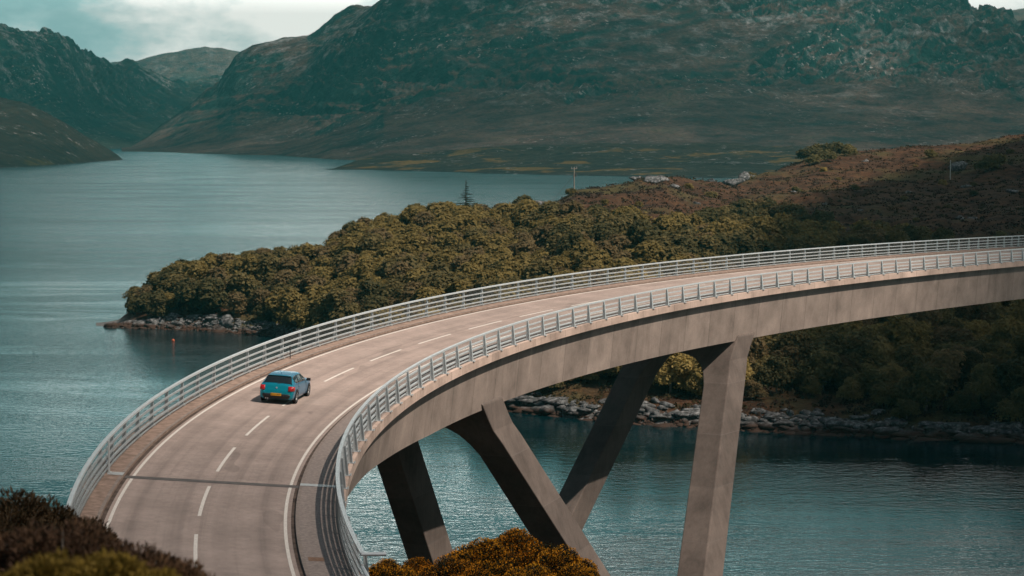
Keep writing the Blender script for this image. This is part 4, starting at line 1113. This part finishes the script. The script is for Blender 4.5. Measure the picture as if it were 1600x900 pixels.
# ------------------------------------------------------------------ the car
def car():
    root = empty('hatchback_car', tuple(P(25.35, 0.42, 0.004)), heading(25.35) - pi/2, 'metallic teal blue hatchback driving away over the bridge', 'car')
    root.rotation_euler = (0, atan(SUPER), heading(25.35) - pi/2)
    b = NB('teal_car_paint'); fl = b.noise(900, 1)
    lw = b.n.new('ShaderNodeLayerWeight'); lw.inputs['Blend'].default_value = 0.35
    c = b.mix(lw.outputs['Facing'], (0.0, 0.24, 0.29), (0.012, 0.12, 0.30)); c = b.mix(1.0, c, b.ramp(fl, [(0.3, 0.85), (0.7, 1.15)]), 'MULTIPLY')
    paint = b.done(b.bsdf(c, 0.30, 0.45, spec=0.5, Coat_Weight=0.5, Coat_Roughness=0.05))
    glass = mat_plain('dark_glass', (0.010, 0.014, 0.015), 0.06, var=0.05, spec=0.6)
    black = mat_plain('black_plastic', (0.012, 0.012, 0.013), 0.55); tyre = mat_plain('tyre_rubber', (0.014, 0.014, 0.014), 0.8)
    alloy = mat_plain('alloy', (0.34, 0.34, 0.34), 0.35, 0.8); red = mat_plain('tail_lamp_red', (0.34, 0.008, 0.008), 0.18, spec=0.6)
    yellow = mat_plain('yellow_plate', (0.72, 0.32, 0.012), 0.45); ink = mat_plain('plate_ink', (0.015, 0.013, 0.012), 0.5)
    ys = [-2.165, -2.15, -2.10, -2.04, -1.96, -1.86, -1.68, -1.52, -1.42, -1.1, -0.5, 0.0, 0.3, 0.62, 0.92, 1.05, 1.35, 1.7, 1.95, 2.08, 2.15, 2.165]
    zb = [0.42, 0.30, 0.24, 0.22, 0.20, 0.19, 0.18, 0.18, 0.18, 0.18, 0.18, 0.18, 0.18, 0.18, 0.18, 0.18, 0.18, 0.18, 0.2, 0.24, 0.3, 0.42]
    zt = [0.60, 0.66, 0.76, 0.93, 0.985, 1.07, 1.24, 1.375, 1.395, 1.42, 1.425, 1.40, 1.35, 1.22, 1.06, 1.00, 0.965, 0.90, 0.83, 0.76, 0.68, 0.56]
    wm = [0.66, 0.77, 0.83, 0.855, 0.87, 0.878, 0.882, 0.882, 0.882, 0.88, 0.876, 0.876, 0.876, 0.878, 0.88, 0.882, 0.88, 0.868, 0.83, 0.77, 0.68, 0.56]
    zbelt = [0.58, 0.64, 0.74, 0.88, 0.94, 0.96, 0.965, 0.965, 0.96, 0.95, 0.935, 0.925, 0.92, 0.915, 0.91, 0.905, 0.88, 0.82, 0.76, 0.70, 0.62, 0.52]
    wt = [0.60, 0.70, 0.76, 0.78, 0.74, 0.70, 0.64, 0.60, 0.60, 0.61, 0.615, 0.61, 0.60, 0.62, 0.68, 0.71, 0.74, 0.72, 0.68, 0.62, 0.54, 0.46]
    par = lambda y: tuple(np.interp(y, ys, a) for a in (zb, zt, wm, zbelt, wt))
    def section(y):
        b_, t_, w_, be, wt_ = par(y)
        mid = b_ + (be - b_)*0.45
        pts = [(0.0, b_), (w_*0.82, b_), (w_*0.965, b_ + 0.05), (w_*0.99, b_ + (mid-b_)*0.55), (w_, mid), (w_*0.985, mid + (be-mid)*0.5), (w_*0.945, be), (w_*0.935*0.5 + wt_*0.5 + 0.02, be + (t_-be)*0.5), (wt_ + 0.01, t_ - 0.035 - 0.02*(t_ > 1.1)), (wt_*0.90, t_ - 0.006), (wt_*0.5, t_ + 0.012), (0.0, t_ + 0.016)]
        return pts
    YS = np.concatenate([np.linspace(-2.165, -1.4, 26), np.linspace(-1.35, 0.3, 16), np.linspace(0.35, 2.165, 30)])
    def fine(y):
        p = np.array(section(y)); return p
    V = []; F = []; ns = 12; ring = 2*ns - 2
    for y in YS:
        p = fine(y); full = list(p) + [(-a, c_) for a, c_ in p[-2:0:-1]]
        V += [(a, y, c_) for a, c_ in full]
    for i in range(len(YS)-1):
        for j in range(ring):
            F.append((i*ring + j, i*ring + (j+1) % ring, (i+1)*ring + (j+1) % ring, (i+1)*ring + j))
    mb = MB(); mb.add(V, F + [tuple(range(ring-1, -1, -1)), tuple((len(YS)-1)*ring + j for j in range(ring))])
    body = mb.build('body', paint, root, True)
    bm = bmesh.new(); bm.from_mesh(body.data); bmesh.ops.recalc_face_normals(bm, faces=bm.faces); bm.to_mesh(body.data); bm.free()
    # surface point at (y, a) with a in section units 0..11
    def sp(y, a, side=1, off=0.006):
        p = fine(y); i = min(int(a), ns-2); f = a - i; q = p[i]*(1-f) + p[i+1]*f
        tx = p[i+1] - p[i]; nrm = np.array([tx[1], -tx[0]]); nrm /= np.linalg.norm(nrm) + 1e-9
        q = q + nrm*off
        return (q[0]*side, y, q[1])
    def patch(name, ylist, a0f, a1f, mat, sides=(1,), na=6, off=0.006, up=0.0):
        mb = MB()
        for sd in sides:
            vs = []
            for y in ylist:
                a0, a1 = a0f(y), a1f(y)
                for k in range(na+1):
                    q = sp(y, a0 + (a1-a0)*k/na, sd, off); vs.append((q[0], q[1], q[2] + up))
            n = len(ylist)
            mb.add(vs, [(i*(na+1)+k, i*(na+1)+k+1, (i+1)*(na+1)+k+1, (i+1)*(na+1)+k) for i in range(n-1) for k in range(na)])
        o = mb.build(name, mat, root, True)
        s_ = o.modifiers.new('thick', 'SOLIDIFY'); s_.thickness = 0.006; s_.offset = 0
        return o
    # rear window: across the tailgate slope
    mb = MB(); yl = np.linspace(-1.935, -1.545, 8); vs = []
    for y in yl:
        row = [sp(y, a, -1, 0.012) for a in np.linspace(8.0, 11, 5)] + [sp(y, a, 1, 0.012) for a in np.linspace(11, 8.0, 5)[1:]]
        vs += [(q[0], q[1] - 0.004, q[2]) for q in row]
    mb.add(vs, [(i*9+k, i*9+k+1, (i+1)*9+k+1, (i+1)*9+k) for i in range(7) for k in range(8)]); mb.build('rear_window', glass, root, True)
    mb = MB(); yl = np.linspace(0.36, 0.90, 8); vs = []
    for y in yl:
        row = [sp(y, a, -1, 0.012) for a in np.linspace(8.1, 11, 5)] + [sp(y, a, 1, 0.012) for a in np.linspace(11, 8.1, 5)[1:]]
        vs += row
    mb.add(vs, [(i*9+k, i*9+k+1, (i+1)*9+k+1, (i+1)*9+k) for i in range(7) for k in range(8)]); mb.build('windscreen', glass, root, True)
    for sd in (1, -1):
        patch('side_window', np.linspace(-1.55, -0.95, 8), lambda y: 6.18 + 0.35*max(0, (-1.2 - y)/0.35)*0.9, lambda y: 7.86 - 0.15*max(0, (-1.35 - y)/0.2), glass, (sd,), off=0.008)
        patch('side_window', np.linspace(-0.88, -0.10, 8), lambda y: 6.15, lambda y: 7.88, glass, (sd,), off=0.008)
        patch('side_window', np.linspace(-0.04, 0.62, 10), lambda y: 6.12, lambda y: 7.86 - 0.5*max(0, (y - 0.3)/0.32), glass, (sd,), off=0.008)
        # mirrors
        mb = MB(); mb.tube([(sd*0.84, 0.66, 0.93), (sd*0.93, 0.65, 0.96)], 0.03, 6); mb.box((sd*1.0, 0.64, 0.985), (0.10, 0.05, 0.07)); mo = mb.build('mirror', black, root)
        bv = mo.modifiers.new('bevel', 'BEVEL'); bv.width = 0.02; bv.segments = 2
        # tail lamp wraps the corner
        mb = MB()
        pts = []
        for y in np.linspace(-2.095, -1.80, 7):
            for z in (0.67, 0.775, 0.88):
                b_, t_, w_, be, wt_ = par(y)
                zz = min(z, be - 0.005) if y > -2.04 else z
                ww = w_*(0.995 if z < 0.8 else 0.975) + 0.010
                pts.append((sd*ww, y, zz))
        mb.add(pts, [(i*3+k, i*3+k+1, (i+1)*3+k+1, (i+1)*3+k) for i in range(6) for k in range(2)])
        rear = []
        for x in np.linspace(0.60, 0.845, 6):
            for z in (0.67, 0.78, 0.90):
                yy = np.interp(z, [0.60, 0.66, 0.76, 0.93], [-2.165, -2.15, -2.10, -2.04]) - 0.016 + 0.06*max(0, (x-0.74)/0.1)**2
                rear.append((sd*x, yy, z))
        mb.add(rear, [(i*3+k, i*3+k+1, (i+1)*3+k+1, (i+1)*3+k) for i in range(5) for k in range(2)])
        tl = mb.build('tail_light', red, root, True); q = tl.modifiers.new('thick', 'SOLIDIFY'); q.thickness = 0.02; q.offset = 0
        # front lamp
        mb = MB(); mb.box((sd*0.6, 2.06, 0.66), (0.15, 0.06, 0.05)); mb.build('headlight', glass, root)
        # door seam and handle
        mb = MB()
        for y in (-0.93, 0.72):
            for k in range(6):
                a, c_ = sp(y, 2.6 + k*0.57, sd, 0.003), sp(y, 2.6 + (k+1)*0.57, sd, 0.003); mb.tube([a, c_], 0.006, 4)
        mb.build('door_seam', black, root)
        mb = MB(); q = sp(-0.78, 5.2, sd, 0.015); mb.box(q, (0.012, 0.09, 0.016)); mb.build('door_handle', paint, root)
    # bumper insert, plate, badge, tailpipes, antenna, spoiler
    mb = MB()
    vs = []
    for x in np.linspace(-0.74, 0.74, 13):
        for z, yy in ((0.25, -2.118), (0.34, -2.162), (0.43, -2.178), (0.50, -2.176)):
            vs.append((x, yy + 0.05*max(0, (abs(x)-0.55)/0.2)**2, z))
    mb.add(vs, [(i*4+k, i*4+k+1, (i+1)*4+k+1, (i+1)*4+k) for i in range(12) for k in range(3)])
    o = mb.build('bumper_insert', black, root, True); q = o.modifiers.new('thick', 'SOLIDIFY'); q.thickness = 0.02; q.offset = 0
    mb = MB(); mb.box((0, -2.196, 0.475), (0.27, 0.008, 0.062)); pl = mb.build('number_plate', yellow, root)
    cu = bpy.data.curves.new('plate_text', 'FONT'); cu.body = 'SN14 WEV'; cu.size = 0.115; cu.align_x = 'CENTER'; cu.align_y = 'CENTER'; cu.extrude = 0.0015
    to = bpy.data.objects.new('tmp', cu); COL.objects.link(to); dg = bpy.context.evaluated_depsgraph_get(); me = bpy.data.meshes.new_from_object(to.evaluated_get(dg))
    bpy.data.objects.remove(to); me.materials.append(ink); o = link('lettering', me, pl); o.rotation_euler = (R(90), 0, 0); o.location = (0, -2.207, 0.475)
    mb = MB()
    mb.tube([(0, -2.128, 0.80), (0, -2.104, 0.805)], 0.045, 16); bd = mb.build('badge', mat_plain('badge_chrome', (0.6, 0.6, 0.6), 0.3, 0.6), root)
    mb = MB()
    for a0 in (0, pi): mb.add([(0, -2.132, 0.80)] + [(0.034*cos(a0 + t), -2.132, 0.80 + 0.034*sin(a0 + t)) for t in np.linspace(0, pi/2, 6)], [(0, k, k+1) for k in range(1, 6)])
    mb.build('badge_quarters', mat_plain('badge_blue', (0.03, 0.12, 0.4), 0.4), bd)
    for sx in (-0.52, -0.42):
        mb = MB(); mb.tube([(sx, -2.19, 0.25), (sx, -2.02, 0.25)], 0.038, 10); mb.build('tailpipe', alloy, root)
    mb = MB(); mb.add([(-0.02, -1.20, 1.43), (0.02, -1.20, 1.43), (0.0, -1.24, 1.50), (0.0, -1.06, 1.435)], [(0, 1, 2), (1, 3, 2), (3, 0, 2), (0, 3, 1)]); mb.build('antenna_fin', paint, root)
    mb = MB(); mb.box((0, -1.555, 1.365), (0.57, 0.075, 0.012)); sp_ = mb.build('spoiler', paint, root); bv = sp_.modifiers.new('bevel', 'BEVEL'); bv.width = 0.01; bv.segments = 2
    mb = MB(); mb.tube([(0.0, -1.99, 0.985), (0.25, -1.90, 1.045), (0.34, -1.885, 1.06)], 0.012, 5); mb.build('rear_wiper', black, root)
    # wheels
    for yy in (-1.345, 1.345):
        for sd in (1, -1):
            mb = MB(); xo = 0.886
            n = 26; arch = [(sd*(xo - 0.002), yy, 0.34)] + [(sd*(xo - 0.002 + (0.004 if k else 0)), yy + 0.375*cos(2*pi*k/n), 0.33 + 0.375*sin(2*pi*k/n)) for k in range(n+1)]
            mb.add(arch, [(0, k, k+1) for k in range(1, n+1)]); o = mb.build('wheel_arch', black, root); q = o.modifiers.new('thick', 'SOLIDIFY'); q.thickness = 0.004; q.offset = 0
            wh = bpy.data.objects.new('wheel', None); COL.objects.link(wh); wh.parent = root; wh.location = (sd*0.795, yy, 0.318)
            mb = MB(); prof = [(-0.11, 0.22), (-0.11, 0.295), (-0.085, 0.316), (0.085, 0.316), (0.108, 0.295), (0.108, 0.225)]
            N = 28; vs = []
            for k in range(N):
                t = 2*pi*k/N
                for (w_, r_) in prof: vs.append((sd*w_, r_*cos(t), r_*sin(t)))
            m_ = len(prof)
            mb.add(vs, [(k*m_ + j, k*m_ + (j+1) % m_, ((k+1) % N)*m_ + (j+1) % m_, ((k+1) % N)*m_ + j) for k in range(N) for j in range(m_)])
            mb.build('tyre', tyre, wh, True)
            mb = MB(); mb.tube([(sd*0.02, 0, 0), (sd*0.045, 0, 0)], 0.222, 24); mb.build('hub_back', black, wh)
            mb = MB(); mb.tube([(sd*0.05, 0, 0), (sd*0.09, 0, 0)], 0.05, 12)
            for k in range(5):
                for dt in (-0.16, 0.16):
                    t = 2*pi*k/5 + dt; mb.tube([(sd*0.085, 0.03*cos(t), 0.03*sin(t)), (sd*0.092, 0.215*cos(t), 0.215*sin(t))], 0.017, 5)
            for k in range(24):
                t0, t1 = 2*pi*k/24, 2*pi*(k+1)/24; mb.tube([(sd*0.095, 0.218*cos(t0), 0.218*sin(t0)), (sd*0.095, 0.218*cos(t1), 0.218*sin(t1))], 0.013, 5, False)
            mb.build('rim', alloy, wh)
    return root
car()

# ------------------------------------------------------------------ air and added shade clouds
hz = NB('haze_air')
vol = hz.n.new('ShaderNodeVolumePrincipled'); vol.inputs['Color'].default_value = (0.13, 0.80, 0.80, 1); vol.inputs['Density'].default_value = 0.000055
vol.inputs['Anisotropy'].default_value = 0.1
hz.l.new(vol.outputs['Volume'], hz.out.inputs['Volume'])
mb = MB(); mb.box((0, 4800, 385), (7000, 5200, 395))
haze = mb.build('haze', hz.m); tag(haze, 'thin teal air over the loch', 'haze', kind='stuff')

def mat_shade_cloud(seed, cover, soft, amax, hx, hy, fade):
    b = NB('shade_cloud_body'); geo = b.n.new('ShaderNodeNewGeometry')
    n = b.noise(0.0016 if hx > 1000 else 0.008, 6, 0.55, vec=geo.outputs['Position'])
    o = b.sep(b.tc.outputs['Object'])
    ex = b.math('DIVIDE', b.math('SUBTRACT', hx, b.math('ABSOLUTE', o[0])), fade, True)
    ey = b.math('DIVIDE', b.math('SUBTRACT', hy, b.math('ABSOLUTE', o[1])), fade, True)
    a = b.math('MULTIPLY', b.ramp(n, [(cover - soft, 0.0), (cover + soft, 1.0)]), b.math('MULTIPLY', b.math('MULTIPLY', ex, ey), amax))
    t = b.n.new('ShaderNodeBsdfTransparent'); d = b.n.new('ShaderNodeBsdfDiffuse'); d.inputs['Color'].default_value = (0.8, 0.8, 0.8, 1)
    tr = b.n.new('ShaderNodeBsdfTranslucent'); tr.inputs['Color'].default_value = (0.8, 0.8, 0.8, 1)
    m1 = b.n.new('ShaderNodeMixShader'); m1.inputs['Fac'].default_value = 0.45; b.l.new(d.outputs[0], m1.inputs[1]); b.l.new(tr.outputs[0], m1.inputs[2])
    m2 = b.n.new('ShaderNodeMixShader'); b.l.new(a, m2.inputs['Fac']); b.l.new(t.outputs[0], m2.inputs[1]); b.l.new(m1.outputs[0], m2.inputs[2])
    return b.done(m2.outputs[0])
def shade_cloud(cx, cy, z, hx, hy, th, seed, cover, soft, amax, fade, label, rz=0):
    """billowing body of two skins, added out of view to cast shade"""
    n = 90; gx, gy = np.meshgrid(np.linspace(-1, 1, n), np.linspace(-1, 1, n))
    r = np.sqrt(gx**2 + gy**2)/np.maximum(1e-6, np.maximum(np.abs(gx), np.abs(gy)) ) ; 
    X = gx*hx/np.maximum(r, 1); Y = gy*hy/np.maximum(r, 1)
    rr = np.clip(np.maximum(np.abs(gx), np.abs(gy)), 0, 1); prof = np.sqrt(np.maximum(0, 1 - rr**4))
    nz = fbm((X+cx)/420.0, (Y+cy)/420.0, seed, 5)
    top = th*prof*(0.35 + 1.0*nz); bot = -0.18*th*prof*(0.4 + 0.9*nz)
    V = np.concatenate([np.stack([X.ravel(), Y.ravel(), top.ravel()], 1), np.stack([X.ravel(), Y.ravel(), bot.ravel()], 1)])
    idx = np.arange(n*n).reshape(n, n); Fq = np.stack([idx[:-1, :-1], idx[:-1, 1:], idx[1:, 1:], idx[1:, :-1]], -1).reshape(-1, 4)
    F = np.concatenate([Fq, Fq[:, ::-1] + n*n])
    o = link('shade_cloud', fast_mesh('shade_cloud', V, F, True, mats=(mat_shade_cloud(seed, cover, soft, amax, hx, hy, fade),))); o.location = (cx, cy, z); o.rotation_euler.z = R(rz)
    tag(o, label, 'shade_cloud', kind='stuff')
def shadow_to(x, y, z): k = z/SUNDIR[2]; return x + SUNDIR[0]*k, y + SUNDIR[1]*k
cx, cy = shadow_to(300, 4350, 1500); shade_cloud(cx, cy, 1500, 4200, 2950, 420, 5, 0.44, 0.10, 0.72, 250, 'wide unseen cloudlike bank added to shade the mountains')  # out of view, added to darken the mountains and the left headland
cx, cy = shadow_to(358, 470, 1100); shade_cloud(cx, cy, 1100, 285, 520, 130, 9, 0.20, 0.10, 0.95, 38, 'unseen cloudlike body added to shade the hill and shore at the right', -14)  # out of view, added to darken the whole right side
cx, cy = shadow_to(-10, 66, 1000); shade_cloud(cx, cy, 1000, 150, 52, 50, 13, 0.20, 0.12, 0.42, 34, 'thin unseen veil added to dim the near end of the road')  # out of view, half clear, added to dim the near road
cx, cy = shadow_to(95, 232, 900); shade_cloud(cx, cy, 900, 72, 85, 40, 17, 0.22, 0.10, 0.80, 38, 'small unseen cloudlike body added to shade the far end of the deck')  # second unseen body, added to dim just the deck's far end
